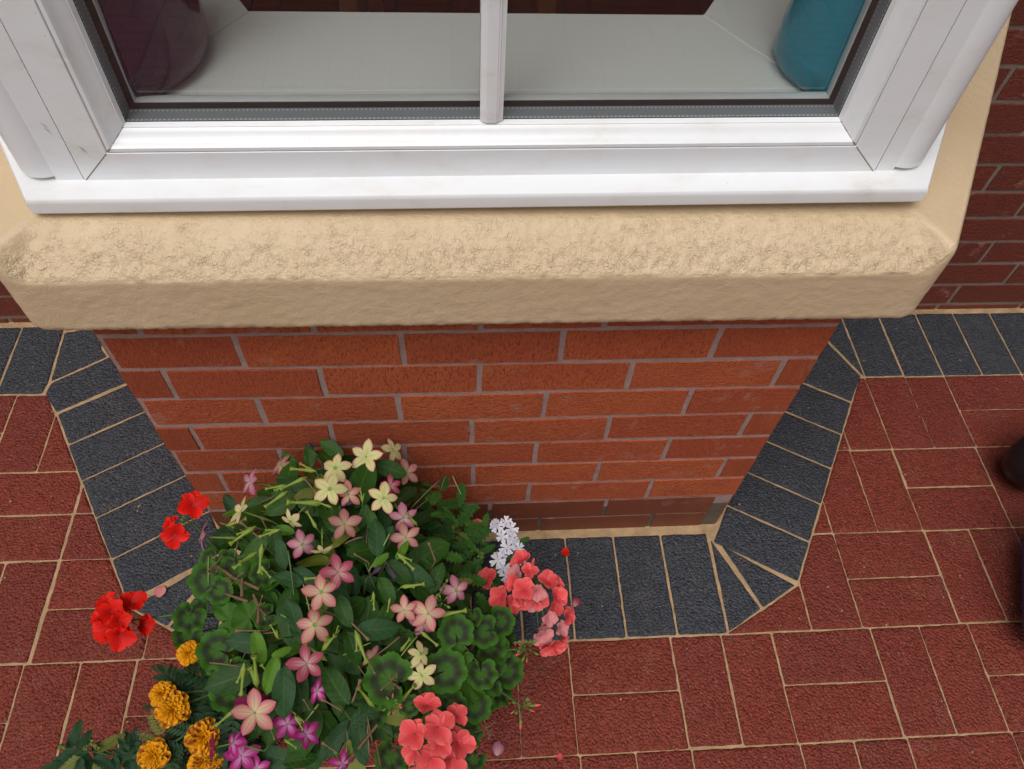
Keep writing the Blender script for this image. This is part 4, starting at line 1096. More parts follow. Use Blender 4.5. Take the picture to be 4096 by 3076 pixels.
# leaves that read one by one: zoom, x, y, length, direction in the picture (deg), mesh, plant, shell
HL = [('a', 1120, 305, 210, 130, 0, 1, .98), ('a', 1460, 195, 200, 150, 0, 1, .94), ('a', 1930, 350, 250, -12, 0, 1, 1.0), ('a', 650, 660, 220, 120, 2, 1, .98), ('a', 1130, 535, 270, 195, 0, 1, 1.0), ('a', 1815, 910, 290, 95, 2, 1, 1.04),
      ('a', 1880, 920, 230, 60, 2, 1, 1.0), ('a', 1110, 1245, 240, 165, 2, 2, 1.01), ('a', 1250, 1220, 230, 150, 2, 2, .99), ('a', 1280, 240, 190, 95, 0, 1, .93), ('a', 1720, 740, 190, -100, 0, 1, 1.0), ('a', 1790, 780, 180, -70, 0, 1, 1.0),
      ('c', 790, 400, 320, 175, 2, 2, 1.02), ('c', 1085, 790, 360, -88, 2, 3, 1.04), ('c', 1490, 745, 340, 128, 0, 3, 1.0), ('c', 1830, 275, 330, 12, 2, 2, 1.03), ('c', 975, 650, 280, -110, 4, 2, 1.05), ('c', 650, 690, 380, 205, 0, 2, 1.03),
      ('c', 1720, 965, 260, 40, 2, 3, 1.0), ('c', 1700, 1180, 330, -80, 2, 3, .97), ('c', 1150, 180, 260, 110, 2, 2, .98), ('c', 1560, 130, 260, -60, 0, 2, .97), ('c', 870, 430, 260, -80, 4, 2, 1.04), ('c', 1060, 470, 150, 20, 4, 2, 1.06),
      ('c', 1640, 430, 250, -70, 0, 2, .98), ('c', 1210, 970, 260, 60, 0, 3, .96), ('c', 800, 1100, 260, 200, 0, 3, .95), ('c', 1000, 1320, 300, 170, 2, 3, .95), ('c', 1210, 1330, 240, 20, 0, 3, .97), ('c', 1900, 160, 260, 70, 0, 2, .96),
      ('b', 400, 1190, 260, -40, 0, 2, 1.0), ('b', 540, 1200, 300, -30, 2, 2, .99), ('b', 300, 1330, 220, -60, 0, 2, .98), ('b', 690, 1230, 240, 75, 0, 2, .97), ('b', 250, 1090, 150, 45, 4, 2, 1.05), ('b', 420, 1010, 160, 50, 4, 2, 1.05),
      ('a', 900, 640, 240, 190, 0, 1, .97), ('a', 1250, 560, 200, 30, 2, 1, .97), ('a', 1300, 660, 220, -20, 0, 1, .96), ('a', 1060, 660, 250, 210, 0, 1, .95), ('a', 860, 1000, 260, 240, 0, 1, .96), ('a', 1010, 940, 240, -80, 0, 1, .97), ('a', 1060, 1040, 230, -75, 2, 1, .99)]
for z, x, y, L, ang, mi, pl_, sh in HL:
    P = hit(*zpix(z, x, y), sh); par = {1: tob1, 2: tob2, 3: tob3}[pl_]; a = math.radians(ang)
    d = CR * math.cos(a) + CU * math.sin(a); l = wsize(P, L) * 1.12
    n = (view(P) + Vector((0, 0, .35)) + Vector((rnd.uniform(-.25, .25), rnd.uniform(-.25, .25), 0))).normalized()
    dd = (d - n * d.dot(n) + n * rnd.uniform(-.25, .05)).normalized()
    put('leaf', TL_[mi], par, P - dd * (l * .5), n, dd, (l * rnd.uniform(.95, 1.15), l, l))
# geranium leaves: zoom, x, y, radius, notch direction, plant, shell
GLs = [('c', 315, 190, 135, 60, 'r', 1.03), ('c', 545, 450, 170, -20, 'r', 1.03), ('c', 640, 210, 140, 200, 'r', .98), ('c', 800, 190, 150, -60, 'r', .97), ('c', 930, 180, 110, 20, 'r', .96), ('c', 640, 800, 165, 30, 'r', 1.0), ('c', 690, 640, 130, 200, 'r', .98), ('c', 300, 330, 120, 120, 'r', .95),
       ('a', 470, 1250, 160, -70, 'r', 1.04), ('a', 560, 1330, 120, 150, 'r', 1.02), ('a', 700, 1150, 140, 100, 'r', .98), ('a', 910, 1195, 120, 30, 'r', .98), ('a', 490, 1080, 100, 40, 'r', 1.0), ('a', 620, 1100, 110, 170, 'r', .94),
       ('d', 310, 690, 215, -20, 'c', 1.04), ('d', 850, 310, 155, -80, 'c', 1.02), ('d', 1080, 300, 140, 10, 'c', 1.0), ('d', 1210, 220, 130, 160, 'c', .98), ('d', 770, 620, 185, 200, 'c', 1.0), ('d', 1055, 640, 140, 90, 'c', 1.05), ('d', 1260, 620, 150, 180, 'c', 1.0), ('d', 1000, 900, 145, 120, 'c', .98), ('d', 820, 900, 130, -40, 'c', .98), ('d', 890, 490, 110, 40, 'c', 1.0),
       ('d', 330, 1310, 150, 60, 'c', .96), ('d', 1000, 1330, 110, 60, 'c', .96), ('d', 480, 900, 95, 10, 'c', 1.03), ('d', 640, 770, 100, 70, 'c', .98), ('d', 960, 1130, 110, 160, 'c', .95), ('d', 1180, 450, 120, 240, 'c', .95), ('d', 240, 860, 90, 200, 'c', .97), ('d', 990, 180, 90, 100, 'c', 1.0), ('d', 340, 1040, 120, 200, 'c', .88), ('d', 180, 960, 130, 100, 'c', .86)]
for z, x, y, r_, ang, w_, sh in GLs:
    P = hit(*zpix(z, x, y), sh); par = gred if w_ == 'r' else gcor; a = math.radians(ang)
    n = (view(P) + Vector((0, 0, .15)) + CR * rnd.uniform(-.35, .35) + CU * rnd.uniform(-.3, .3)).normalized()
    R_ = wsize(P, r_); o = put('leaf', rnd.choice(GL), par, P, n, -(CR * math.cos(a) + CU * math.sin(a)), (R_, R_, R_))
    stalk(par, P - n * .001, inner(par, P - n * .03, .4), .0013, 'leaf_stalk')
# filling leaves sorted by the plant they belong to
def zone(x, y):
    if x > 890 and y < 1330 and y > 1000: return 'v'
    if x > 800 and y > 1290: return 'c'
    if x < 560 and 1500 < y: return 'm'
    if x < 600 and y > 1180: return 'r'
    return 't'
cnt = {}
tries = 0
while tries < 2600:
    tries += 1
    u = Vector((rnd.gauss(0, 1), rnd.gauss(0, 1), rnd.gauss(0, 1))).normalized()
    if u.z < -.25 or u.y < -.85: continue
    s = rnd.uniform(.52, .96); P = EC + Vector((u.x * ER.x, u.y * ER.y, u.z * ER.z)) * s
    if P.y > -.03: continue
    x, y = topx(P); zz = zone(x, y)
    if y > 1800: continue
    lim = {'t': 400, 'v': 60, 'c': 44, 'r': 36, 'm': 70}[zz]
    if cnt.get(zz, 0) >= lim: continue
    cnt[zz] = cnt.get(zz, 0) + 1
    o_ = Vector((u.x, u.y, 0)); o_ = o_.normalized() if o_.length > .05 else Vector((0, -1, 0))
    tang = (o_ * rnd.uniform(.5, 1) + Vector((rnd.uniform(-.8, .8), rnd.uniform(-.8, .8), rnd.uniform(-.5, .35)))).normalized()
    n = (Vector((0, 0, 1)) + u * .8 + Vector((rnd.uniform(-.5, .5), rnd.uniform(-.5, .5), 0))).normalized()
    if zz == 't':
        par = tob1 if y < 1180 else (tob2 if y < 1440 else tob3); l = rnd.uniform(.045, .085); put('leaf', rnd.choice(TL_), par, P, n, tang, (l, l, l))
    elif zz == 'v':
        l = rnd.uniform(.032, .05); put('leaf', rnd.choice(VL), verb, P, n, tang, l)
    elif zz in 'cr':
        l = rnd.uniform(.022, .034); put('leaf', rnd.choice(GL), gcor if zz == 'c' else gred, P, n, tang, l)
    else:
        l = rnd.uniform(.05, .075); put('leaf', rnd.choice(ML), mari, P, n, tang, l)
# main stems
for par, k in ((tob1, 5), (tob2, 5), (tob3, 4), (gred, 3), (gcor, 4), (verb, 3), (mari, 3)):
    for i in range(k):
        a = Vector((par.location.x + rnd.uniform(-.03, .03), par.location.y + rnd.uniform(-.03, .03), .205))
        e = a + Vector((rnd.uniform(-.07, .07), rnd.uniform(-.07, .07), rnd.uniform(.12, .2))); e.y = min(e.y, -.05)
        stalk(par, e, a, .0022, 'stem', 'stem' if i % 3 else 'stemb')
# tangled thin twigs among the leaves
for i in range(46):
    x, y = rnd.uniform(440, 1010), rnd.uniform(1040, 1640); P = hit(x, y, rnd.uniform(.96, 1.05)); a = rnd.uniform(0, 6.28); l = rnd.uniform(.025, .06)
    par = tob1 if y < 1180 else (tob2 if y < 1440 else tob3)
    stalk(par, P, P + (CR * math.cos(a) + CU * math.sin(a)) * l - view(P) * l * .35, rnd.uniform(.0006, .0011), 'twig', rnd.choice(('stemb', 'stem', 'limed', 'dead')), sag=rnd.uniform(-.01, .01))
# lime buds of the tobacco
BU = [('a', 1230, 360, 190, 175), ('a', 1150, 470, 200, 205), ('a', 1010, 600, 190, 215), ('a', 1240, 625, 260, 178), ('a', 740, 890, 210, 215), ('a', 700, 780, 170, 20), ('a', 1700, 560, 110, 100), ('a', 1300, 760, 150, 120), ('a', 890, 1080, 210, -95), ('a', 930, 1180, 120, -50), ('a', 760, 1090, 190, 215),
      ('b', 450, 1100, 170, -45), ('b', 510, 1290, 180, 8), ('c', 1700, 430, 240, -70), ('c', 850, 620, 260, 95), ('c', 745, 690, 230, -95), ('c', 1000, 300, 120, 120), ('c', 1500, 300, 90, 70), ('c', 1440, 390, 180, 50), ('d', 830, 150, 220, 10), ('d', 640, 360, 160, -40), ('c', 1920, 90, 100, -100), ('c', 1800, 60, 130, -88), ('a', 1330, 1230, 160, 185), ('a', 960, 870, 160, 200), ('a', 1010, 500, 150, 190), ('a', 1400, 640, 110, 160), ('c', 1200, 1040, 120, -60), ('c', 600, 1000, 170, 220)]
for z, x, y, L, ang in BU:
    P = hit(*zpix(z, x, y), 1.08); a = math.radians(ang); l = wsize(P, L); px_, py_ = topx(P); par = tob1 if py_ < 1180 else (tob2 if py_ < 1440 else tob3)
    d = (CR * math.cos(a) + CU * math.sin(a) + view(P) * rnd.uniform(-.1, .4)).normalized()
    put('bud', BUD, par, P - d * l * .5, d, view(P), (l * .95, l * .95, l)); stalk(par, P - d * l * .55, inner(par, P - d * l, .3), .001)
    if rnd.random() < .5:
        for q in range(2):
            d2 = (d + CR * rnd.uniform(-.5, .5) + CU * rnd.uniform(-.5, .5)).normalized(); l2 = l * rnd.uniform(.4, .7)
            put('bud', BUD, par, P - d * l * .45, d2, view(P), (l2 * 1.1, l2 * 1.1, l2))
for i in range(7):
    x, y = rnd.uniform(480, 900), rnd.uniform(1010, 1640)
    P = hit(x, y, rnd.uniform(.98, 1.05)); a = rnd.uniform(0, 6.28); l = rnd.uniform(.02, .035); par = tob1 if y < 1180 else (tob2 if y < 1440 else tob3)
    d = (CR * math.cos(a) + CU * math.sin(a) + view(P) * .4).normalized(); put('bud', BUD, par, P, d, view(P), (l * 1.0, l * 1.0, l))
# withered flowers
for z, x, y, L, ang, k in [('a', 1300, 185, 110, 130, 'p'), ('a', 1575, 640, 120, 20, 'p'), ('a', 1290, 490, 170, -50, 'd'), ('a', 800, 840, 200, 140, 'd'), ('b', 190, 1190, 170, 40, 'p'), ('b', 330, 1170, 160, -60, 'p'), ('b', 660, 1020, 170, 110, 'd'), ('b', 90, 1070, 140, 150, 'd'),
                              ('c', 790, 295, 200, 180, 'd'), ('c', 1690, 300, 200, -45, 'd'), ('c', 1780, 590, 120, -60, 'd'), ('c', 1660, 780, 220, 70, 'd'), ('c', 1460, 890, 190, 150, 'd'), ('c', 1590, 1160, 100, -80, 'd'), ('c', 1450, 1240, 170, 145, 'd'), ('c', 1000, 900, 150, 150, 'd'), ('c', 1260, 890, 110, 120, 'd'), ('c', 980, 1110, 130, -70, 'd')]:
    P = hit(*zpix(z, x, y), 1.07); a = math.radians(ang); l = wsize(P, L); py_ = topx(P)[1]; par = tob1 if py_ < 1180 else (tob2 if py_ < 1440 else tob3)
    d = (CR * math.cos(a) + CU * math.sin(a) + view(P) * .25).normalized(); put('withered_flower', DEADP if k == 'p' else DEAD, par, P - d * l * .5, d, view(P), (l * .55, l * .55, l))
    stalk(par, P - d * l * .5, inner(par, P - d * l, .3), .001, 'flower_stalk', 'stemb' if k == 'd' else 'stem')
# geranium florets
def ger_flower(par, P, R_, kind, tx=0, ty=0, rot=0, fold=.1, stalk_to=None):
    n = (view(P) + CR * tx + CU * ty).normalized(); up = CU * math.cos(rot) + CR * math.sin(rot)
    f = put('flower', GCORE, par, P, n, up, R_)
    for k, a in enumerate((-.42, .42, 1.62, -1.62, PI)):
        s = (.92 if k < 2 else 1.0) * rnd.uniform(.93, 1.06)
        mt = Matrix.Translation((0, 0, .02 * k)) @ Matrix.Rotation(a * (1 if k < 2 else .98) + rnd.uniform(-.08, .08), 4, 'Z') @ Matrix.Rotation(fold + rnd.uniform(-.12, .18), 4, 'X') @ Matrix.Diagonal((s, s, s, 1))
        obj('petal', rnd.choice(GER[kind]), f, M4=mt)
    if stalk_to is not None: stalk(par, P - n * R_ * .8, stalk_to, .0009)
    return f
def at_z(z_, x, y, zw_): return onax(*zpix(z_, x, y), 2, zw_)
# scarlet heads
c1 = at_z('a', 340, 790, .40); c2 = at_z('e', 1040, 930, .37)
for x, y, d, tx, ty, kk in [(345, 650, 255, .1, .2, .012), (205, 880, 240, -.2, -.3, .012), (180, 790, 150, -1.2, .6, 0)]:
    P = at_z('a', x, y, .405 + kk); ger_flower(gred, P, wsize(P, d) * .5, 'p_red', tx, ty, rnd.uniform(-.3, .3), .05, c1)
for x, y, d, tx, ty, kk in [(900, 860, 250, -.2, .1, .03), (1060, 800, 230, .2, .6, .015), (860, 990, 230, -.7, -.2, .01), (970, 1040, 250, 0, -.4, .02), (1140, 965, 190, 1.0, -.1, .01), (870, 790, 190, -.5, .8, .005), (960, 930, 200, .1, 0, .032), (820, 900, 170, -1, .2, .01)]:
    P = at_z('e', x, y, .37 + kk); ger_flower(gred, P, wsize(P, d) * .52, 'p_red', tx, ty, rnd.uniform(-1, 1), .25, c2)
stalk(gred, c1, inner(gred, c1, .7), .0019); stalk(gred, c2, at_z('e', 1500, 870, .36), .0016); stalk(gred, at_z('e', 1500, 870, .36), inner(gred, c2, .9), .0017)
for i in range(7):
    d = (CU * rnd.uniform(-.3, 1) + CR * rnd.uniform(-1, .5) + view(c1) * .5).normalized(); put('bud', GBUD, gred, c1 + d * .012, d, view(c1), .007); stalk(gred, c1 + d * .012, c1, .0006, 'flower_stalk', 'stemb')
# dried umbel skeleton and bare brown stems on the left
for (z, x, y), (z2, x2, y2) in [(('a', 530, 1120), ('a', 660, 1220)), (('a', 660, 1220), ('a', 880, 1320)), (('a', 600, 1355), ('c', 790, 60)), (('c', 830, 0), ('c', 870, 90)), (('c', 875, 110), ('c', 870, 240)), (('a', 740, 1230), ('a', 740, 1390))]:
    stalk(gred, hit(*zpix(z, x, y), 1.07), hit(*zpix(z2, x2, y2), 1.03), .0019, 'bare_stem', 'stemb')
for z, x, y, par in (('a', 530, 1115, gred), ('a', 690, 1235, gred), ('c', 875, 100, gred), ('d', 325, 700, gcor), ('d', 1100, 1080, gcor)):
    P = hit(*zpix(z, x, y), 1.09)
    for i in range(9):
        d = (view(P) * .5 + CR * rnd.uniform(-1, 1) + CU * rnd.uniform(-1, 1)).normalized(); l = rnd.uniform(.010, .020)
        put('withered_flower', DEAD, par, P, d, view(P), (l * .5, l * .5, l))
# coral heads
c3 = hit(*zpix('d', 680, 1130), 1.05); c4 = at_z('b', 1480, 1250, .33)
for x, y, d, tx, ty, kk in [(525, 1130, 270, -.4, .1, .0), (620, 900, 230, -.1, .7, -.004), (705, 1075, 280, .1, .2, .012), (860, 1200, 270, .6, .2, .0), (655, 1320, 300, 0, -.3, .004), (850, 980, 200, .5, .6, -.006), (520, 1270, 190, -.7, -.4, -.008), (800, 1330, 280, .4, -.5, -.002), (720, 1210, 220, .1, 0, .006), (600, 1400, 230, -.2, -.7, -.01)]:
    P = hit(*zpix('d', x, y), 1.10); P = P + view(P) * kk; ger_flower(gcor, P, wsize(P, d) * .54, 'p_coral', tx, ty, rnd.uniform(-1, 1), .15, c3)
for z, x, y, d, tx, ty, kind, zz in [('b', 395, 0, 0, 0, 0, '', 0)] * 0 + [('b', 1400, 1330, 230, -.1, .2, 'p_coral', .355), ('b', 1590, 1270, 210, .3, .9, 'p_coral', .35), ('b', 1650, 1380, 220, .7, .1, 'p_coral', .345), ('b', 1220, 1390, 220, -.8, .1, 'p_coral', .34), ('b', 1390, 1090, 190, -.3, .9, 'p_coral', .335), ('b', 1340, 1200, 170, -.6, .2, 'p_faded', .34), ('b', 1440, 1180, 170, .1, .5, 'p_coral', .345),
        ('b', 1330, 1290, 190, -.5, .5, 'p_coral', .345), ('b', 1500, 1330, 210, .1, -.3, 'p_faded', .35), ('b', 1640, 1300, 170, .7, .7, 'p_coral', .34), ('b', 1400, 1390, 200, -.2, -.6, 'p_coral', .338), ('b', 1520, 1400, 190, .3, -.2, 'p_coral', .335), ('b', 1350, 1130, 150, -.9, .7, 'p_coral', .328),
        ('d', 1640, 90, 180, .6, -.4, 'p_coral', .335), ('d', 1480, 60, 190, 0, -.6, 'p_faded', .33), ('d', 1330, 60, 190, -.5, -.6, 'p_coral', .332), ('d', 1570, 250, 130, .2, -.9, 'p_faded', .325), ('d', 1700, 350, 130, .9, -.8, 'p_coral', .32), ('d', 1590, 420, 170, -.2, -1, 'p_coral', .32),
        ('d', 1540, 330, 210, .3, -.7, 'p_faded', .33), ('d', 1590, 190, 170, .5, -.3, 'p_faded', .34), ('d', 1640, 400, 240, .4, -.9, 'p_coral', .325), ('d', 1750, 170, 180, 1.2, -.2, 'p_coral', .335), ('d', 1690, 270, 160, .9, -.3, 'p_faded', .33), ('d', 1270, 100, 200, -.9, -.2, 'p_coral', .33), ('b', 1110, 1240, 200, -.5, .3, 'p_coral', .28), ('d', 180, 1030, 140, .2, .2, 'p_coral', .30), ('b', 1020, 800, 110, .1, .3, 'p_coral', .22)]:
    P = at_z(z, x, y, zz); ger_flower(gcor, P, wsize(P, d) * .5, kind, tx, ty, rnd.uniform(-1.5, 1.5), rnd.uniform(.1, .5), c4 if zz > .31 else None)
stalk(gcor, c3, inner(gcor, c3, .7), .002); stalk(gcor, c4, at_z('d', 1080, 450, .30), .0021, 'flower_stalk', 'stemb')
for z, x, y, n_, sc, zz, to in (('d', 1430, 440, 16, .0085, .32, ('d', 960, 465)), ('d', 1380, 900, 9, .008, .27, ('d', 1150, 740)), ('d', 340, 880, 16, .0065, None, ('d', 330, 960)), ('b', 760, 1310, 5, .007, None, ('b', 700, 1390)), ('d', 740, 70, 6, .006, None, ('d', 690, 170))):
    P = at_z(z, x, y, zz) if zz else hit(*zpix(z, x, y), 1.08); q = at_z(*to, zz - .01) if zz else hit(*zpix(*to), 1.0)
    stalk(gcor, P, q, .0016)
    for i in range(n_):
        d = (view(P) * .6 + CR * rnd.uniform(-1, 1) + CU * rnd.uniform(-1, 1)).normalized(); me_ = CBUD if rnd.random() < .3 else GBUD
        put('bud', me_, gcor, P + d * sc * 1.5, d, view(P), sc * rnd.uniform(.8, 1.15))
for z, x, y, ang in (('b', 1470, 1110, 75), ('b', 1570, 1190, 50), ('d', 1490, 895, 5), ('d', 1372, 1050, -92)):
    P = at_z(z, x, y, .34 if z == 'b' else .27); a = math.radians(ang); d = CR * math.cos(a) + CU * math.sin(a); l = wsize(P, 70); put('bud', CBUD, gcor, P - d * l * .6, d, view(P), l); stalk(gcor, P - d * l * 1.2, c4 if z == 'b' else at_z('d', 1380, 900, .27), .0007)
stalk(gcor, at_z('d', 1120, 175, .36), at_z('d', 970, 450, .33), .0025, 'bare_stem', 'stemb')
stalk(gcor, hit(*zpix('c', 1830, 1050), 1.05), hit(*zpix('c', 1600, 1340), 1.0), .002, 'bare_stem', 'stemb')
# verbena flowers, buds and the leaves that read one by one
for x, y, d, tx, ty in [(1180, 815, 105, -.2, .3), (1255, 780, 95, 0, .5), (1302, 835, 105, .3, .1), (1225, 895, 95, -.1, 0), (1300, 905, 85, .4, -.2), (1270, 985, 115, 0, .2), (1355, 992, 95, .4, .2), (1220, 1042, 90, -.2, .1), (1372, 1062, 120, .5, -.1), (1188, 1088, 125, -.3, 0), (1235, 1150, 115, 0, -.2), (1255, 1212, 100, .1, -.4), (1165, 790, 80, -.6, .5), (1330, 935, 70, .3, -.4)]:
    P = at_z('b', x, y, .265 + rnd.uniform(-.004, .006)); n = (view(P) + CR * tx + CU * ty).normalized(); f = put('flower', VCORE, verb, P, n, CU + CR * rnd.uniform(-.5, .5), wsize(P, d) * .56)
    for k in range(5): obj('petal', VERB[k % 2], f, M4=Matrix.Translation((0, 0, .03)) @ Matrix.Rotation(2 * PI * k / 5 + rnd.uniform(-.1, .1), 4, 'Z') @ Matrix.Rotation(rnd.uniform(-.15, .15), 4, 'X'))
    stalk(verb, P - n * .006, at_z('b', 1280, 1080 if y > 940 else 860, .245), .0006)
for x, y in ((1362, 862), (1465, 988), (1322, 1018), (1305, 1155), (1235, 800)):
    P = at_z('b', x, y, .265); put('bud', CBUD if x != 1465 else GBUD, verb, P - view(P) * .003, view(P) + CR * .4, CU, .0042)
stalk(verb, at_z('b', 1280, 1080, .245), at_z('b', 1080, 1240, .21), .0014); stalk(verb, at_z('b', 1280, 860, .245), at_z('b', 1000, 1000, .21), .0014)
VH = [(895, 555, 200, 80), (800, 640, 180, 172), (960, 665, 170, 5), (770, 730, 220, 130), (930, 730, 230, 48), (620, 660, 200, 105), (600, 560, 220, 85), (610, 790, 220, 140), (770, 855, 190, -20), (755, 960, 210, -140), (870, 1070, 260, 205), (950, 1160, 260, 215), (1060, 1240, 210, -75), (1060, 880, 200, 40), (920, 960, 190, 10), (1100, 1000, 150, 30), (1090, 770, 130, 75), (690, 1040, 180, -60), (1160, 1240, 200, -100), (980, 860, 160, 150), (840, 850, 170, -30), (500, 640, 170, 170), (440, 560, 200, 80), (1260, 770, 90, 60), (1395, 930, 120, 30), (1280, 1070, 90, -20), (660, 890, 180, -80), (900, 640, 80, -90), (640, 830, 110, -60), (1040, 1080, 120, 80), (980, 970, 110, 120)]
for x, y, L, ang in VH:
    P = at_z('b', x, y, .25 + rnd.uniform(-.015, .015))
    if P.y > -.012: P = onax(*zpix('b', x, y), 1, -.012 - rnd.uniform(0, .02))
    a = math.radians(ang); d = CR * math.cos(a) + CU * math.sin(a); l = wsize(P, L) * 1.1
    n = (view(P) + Vector((0, 0, .5)) + CR * rnd.uniform(-.25, .25)).normalized(); dd = (d - n * d.dot(n)).normalized()
    put('leaf', rnd.choice(VL), verb, P - dd * l * .5, n, dd, l)
for x, y in ((635, 590), (845, 810), (990, 985), (1055, 1045)):     # budding green tips
    P = at_z('b', x, y, .27)
    if P.y > -.02: P = onax(*zpix('b', x, y), 1, -.025)
    for i in range(8):
        d = (view(P) * .7 + CR * rnd.uniform(-1, 1) + CU * rnd.uniform(-1, 1)).normalized(); put('bud', GBUD, verb, P, d, CU + CR * .1, rnd.uniform(.007, .010))
# marigold heads
def mari_head(P, R_, tx, ty, mix, flatn=1.0):
    n = (view(P) + CR * tx + CU * ty).normalized(); b = MB(); b.lathe([(.001, .10), (.16, .08), (.2, 0), (.14, -.35), (.05, -.5)], 8)
    f = put('flower_head', mesh('flower_head', b.v, b.f, M['gbud']), mari, P, n, CU + CR * rnd.uniform(-.3, .3), R_)
    for q, (cn, r_, tilt) in enumerate([(13, 1.0, -.05), (12, .86, .22), (11, .70, .48), (9, .55, .78), (6, .42, 1.12)]):
        for k in range(cn):
            kd = mix[min(q, len(mix) - 1)]
            if kd == 'x': kd = rnd.choice(('p_bi', 'p_gold'))
            mt = Matrix.Translation((0, 0, .03 * q)) @ Matrix.Rotation(2 * PI * (k + .5 * (q % 2)) / cn + rnd.uniform(-.12, .12), 4, 'Z') @ Matrix.Rotation(tilt * flatn + rnd.uniform(-.15, .15), 4, 'X')
            s = r_ * rnd.uniform(.9, 1.08); obj('petal', rnd.choice(MAR[kd]), f, M4=mt @ Matrix.Diagonal((s * (1.0 if q < 2 else .8), s, s, 1)))
    e = P - n * R_ * .4; stalk(mari, e, inner(mari, e, .6), .0018)
def gpix(x, y): return ((150 + x * 750 / 2212) / K, (2700 + y * 750 / 2212) / K)
def gat(x, y, z): return onax(*gpix(x, y), 2, z)
gs = lambda P, px_: px_ * (750 / 2212) * depth(P) / FPX
for x, y, d, tx, ty, mix, z in [(1465, 215, 300, -.5, .35, ('p_gold',), .31), (1600, 405, 390, .1, -.05, ('p_bi', 'x', 'p_gold'), .315), (1965, 730, 410, 0, .05, ('p_bi', 'p_bi', 'x', 'p_gold'), .33), (1370, 950, 360, -.25, -.1, ('p_bi', 'x', 'p_gold'), .28), (1930, 1045, 290, -.1, -.3, ('p_gold', 'x'), .30)]:
    P = gat(x, y, z); mari_head(P, gs(P, d) * .52, tx, ty, mix)
P = at_z('e', 1518, 1190, .32); mari_head(P, wsize(P, 185) * .52, -.2, .1, ('p_gold',))
P = gat(2115, 1000, .315); mari_head(P, gs(P, 200) * .5, .1, 0, ('p_maroon', 'p_maroon', 'p_gold'))
P = gat(1335, 650, .24)
for i in range(14):
    d = (view(P) * .5 + CR * rnd.uniform(-1, 1) + CU * rnd.uniform(-1, 1)).normalized(); put('withered_flower', DEAD, mari, P, d, view(P), (.008, .008, .018))
for i in range(110):
    x, y = rnd.uniform(1350, 2500), rnd.uniform(20, 1050)
    if x < 1750 and y < 560: x += 350
    if x < 1560 and 500 < y < 720: continue
    P = gat(x, y, rnd.uniform(.20, .285)); a = rnd.uniform(0, 6.28); l = rnd.uniform(.035, .062)
    d = CR * math.cos(a) + CU * math.sin(a); n = (view(P) + CR * rnd.uniform(-.5, .5) + CU * rnd.uniform(-.5, .5)).normalized()
    put('leaf', rnd.choice(ML), mari, P, n, (d - n * d.dot(n)), l)
# trailing verbena, bottom left
for x, y, L, ang in [(445, 690, 300, 78), (870, 790, 300, 35), (560, 750, 230, 70), (390, 890, 150, 180), (270, 1010, 300, 230), (420, 1040, 300, 215), (610, 1050, 240, -60), (820, 1050, 300, -25), (1130, 880, 430, 88), (1010, 820, 190, 120), (1020, 960, 260, 40), (1230, 900, 240, -50), (700, 960, 130, -70), (1310, 760, 240, 150), (790, 900, 180, -10), (1060, 720, 160, 100), (700, 830, 120, 60), (520, 930, 140, 190), (930, 1080, 200, -80), (1180, 1060, 220, -70), (480, 1100, 200, 250), (690, 1110, 200, -100), (150, 1080, 200, 200), (960, 900, 150, 160)]:
    P = gat(x, y, .19 + rnd.uniform(-.015, .02)); a = math.radians(ang); d = CR * math.cos(a) + CU * math.sin(a); l = gs(P, L) * 1.1
    n = (view(P) + CR * rnd.uniform(-.3, .3) + CU * rnd.uniform(-.2, .4)).normalized(); dd = (d - n * d.dot(n)).normalized(); put('leaf', rnd.choice(MT), mint, P - dd * l * .5, n, dd, l)
for a, b_ in (((560, 880), (1100, 1000)), ((330, 860), (560, 890)), ((445, 800), (560, 890)), ((780, 880), (1000, 980)), ((1100, 1000), (1500, 1200)), ((480, 960), (500, 1150))):
    stalk(mint, gat(*a, .185), gat(*b_, .185), .0013, 'stem')
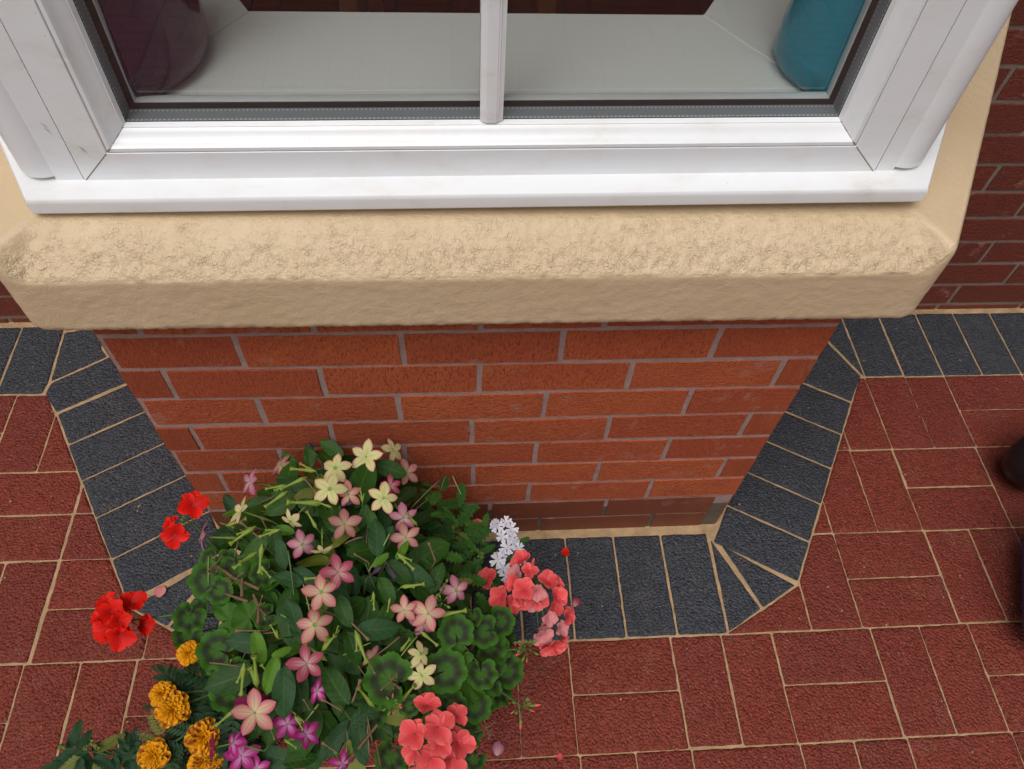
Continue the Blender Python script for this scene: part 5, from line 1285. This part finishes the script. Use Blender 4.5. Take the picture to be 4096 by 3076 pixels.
for x, y in ((560, 850), (290, 840), (620, 780), (700, 860)):
    P = gat(x, y, .20)
    for i in range(9):
        d = (view(P) * .7 + CR * rnd.uniform(-1, 1) + CU * rnd.uniform(-1, 1)).normalized(); put('bud', GBUD, mint, P, d, CU + CR * .1, rnd.uniform(.006, .010))

# ------------------------------------------------------------------ fallen petals and grit on the paving
def fallen(label, x, y, Lpx, kind, rot, z=.0035, bend=.35, pm=None):
    P = onax(x, y, 2, z); L = Lpx * K * depth(P) / FPX
    me_ = petal_mesh(M[kind], rnd_p, 0, .25, bend, .0, nx=5, seed=int(x), wave=.05, cup=.35); me_.name = 'fallen_petal'
    a = math.radians(rot); d = Vector((math.cos(a), math.sin(a), 0)); o = bpy.data.objects.new('fallen_petal', me_); col.objects.link(o)
    o.matrix_world = basis(P, Vector((.15, -.1, 1)), d, L); tag(o, label, 'petal', 'petals fallen on the paving')
fallen('pink curled petal lying on black paver left of the plants', 342, 1290, 26, 'p_faded', 80)
fallen('bright red petal lying across a joint of the black pavers', 1212, 1193, 20, 'p_red', 0)
fallen('dark red shrivelled petal on black paver beside the coral geranium', 1240, 1310, 22, 'p_deep', 60)
fallen('pale pink petal lying on red paver at the bottom', 1072, 1632, 30, 'p_lilac', 75)
fallen('tiny rose petal lying on the sand joint near bottom edge', 1203, 1636, 14, 'p_coral', 10)
gr = MB()
for i in range(330):
    x, y = rnd.uniform(-1.1, 1.25), rnd.uniform(-.6, .55); s = rnd.choice((.0009, .0011, .0014, .0018, .0026))
    if -.52 < x < .52 and y > -.03: continue
    v0 = [Vector((rnd.uniform(.6, 1) * a, rnd.uniform(.6, 1) * b_, rnd.uniform(.5, .8) * c)) for a, b_, c in ((1, 0, 0), (-1, 0, 0), (0, 1, 0), (0, -1, 0), (0, 0, 1), (0, 0, -1))]
    gr.add([(p.x * s * 1.3 + x, p.y * s + y, p.z * s + .0012 + s * .3) for p in v0], [(0, 2, 4), (2, 1, 4), (1, 3, 4), (3, 0, 4), (2, 0, 5), (1, 2, 5), (3, 1, 5), (0, 3, 5)])
tag(gr.build('grit', M['sand']), 'pale grains of sand scattered over the pavers', 'grit', kind='stuff')
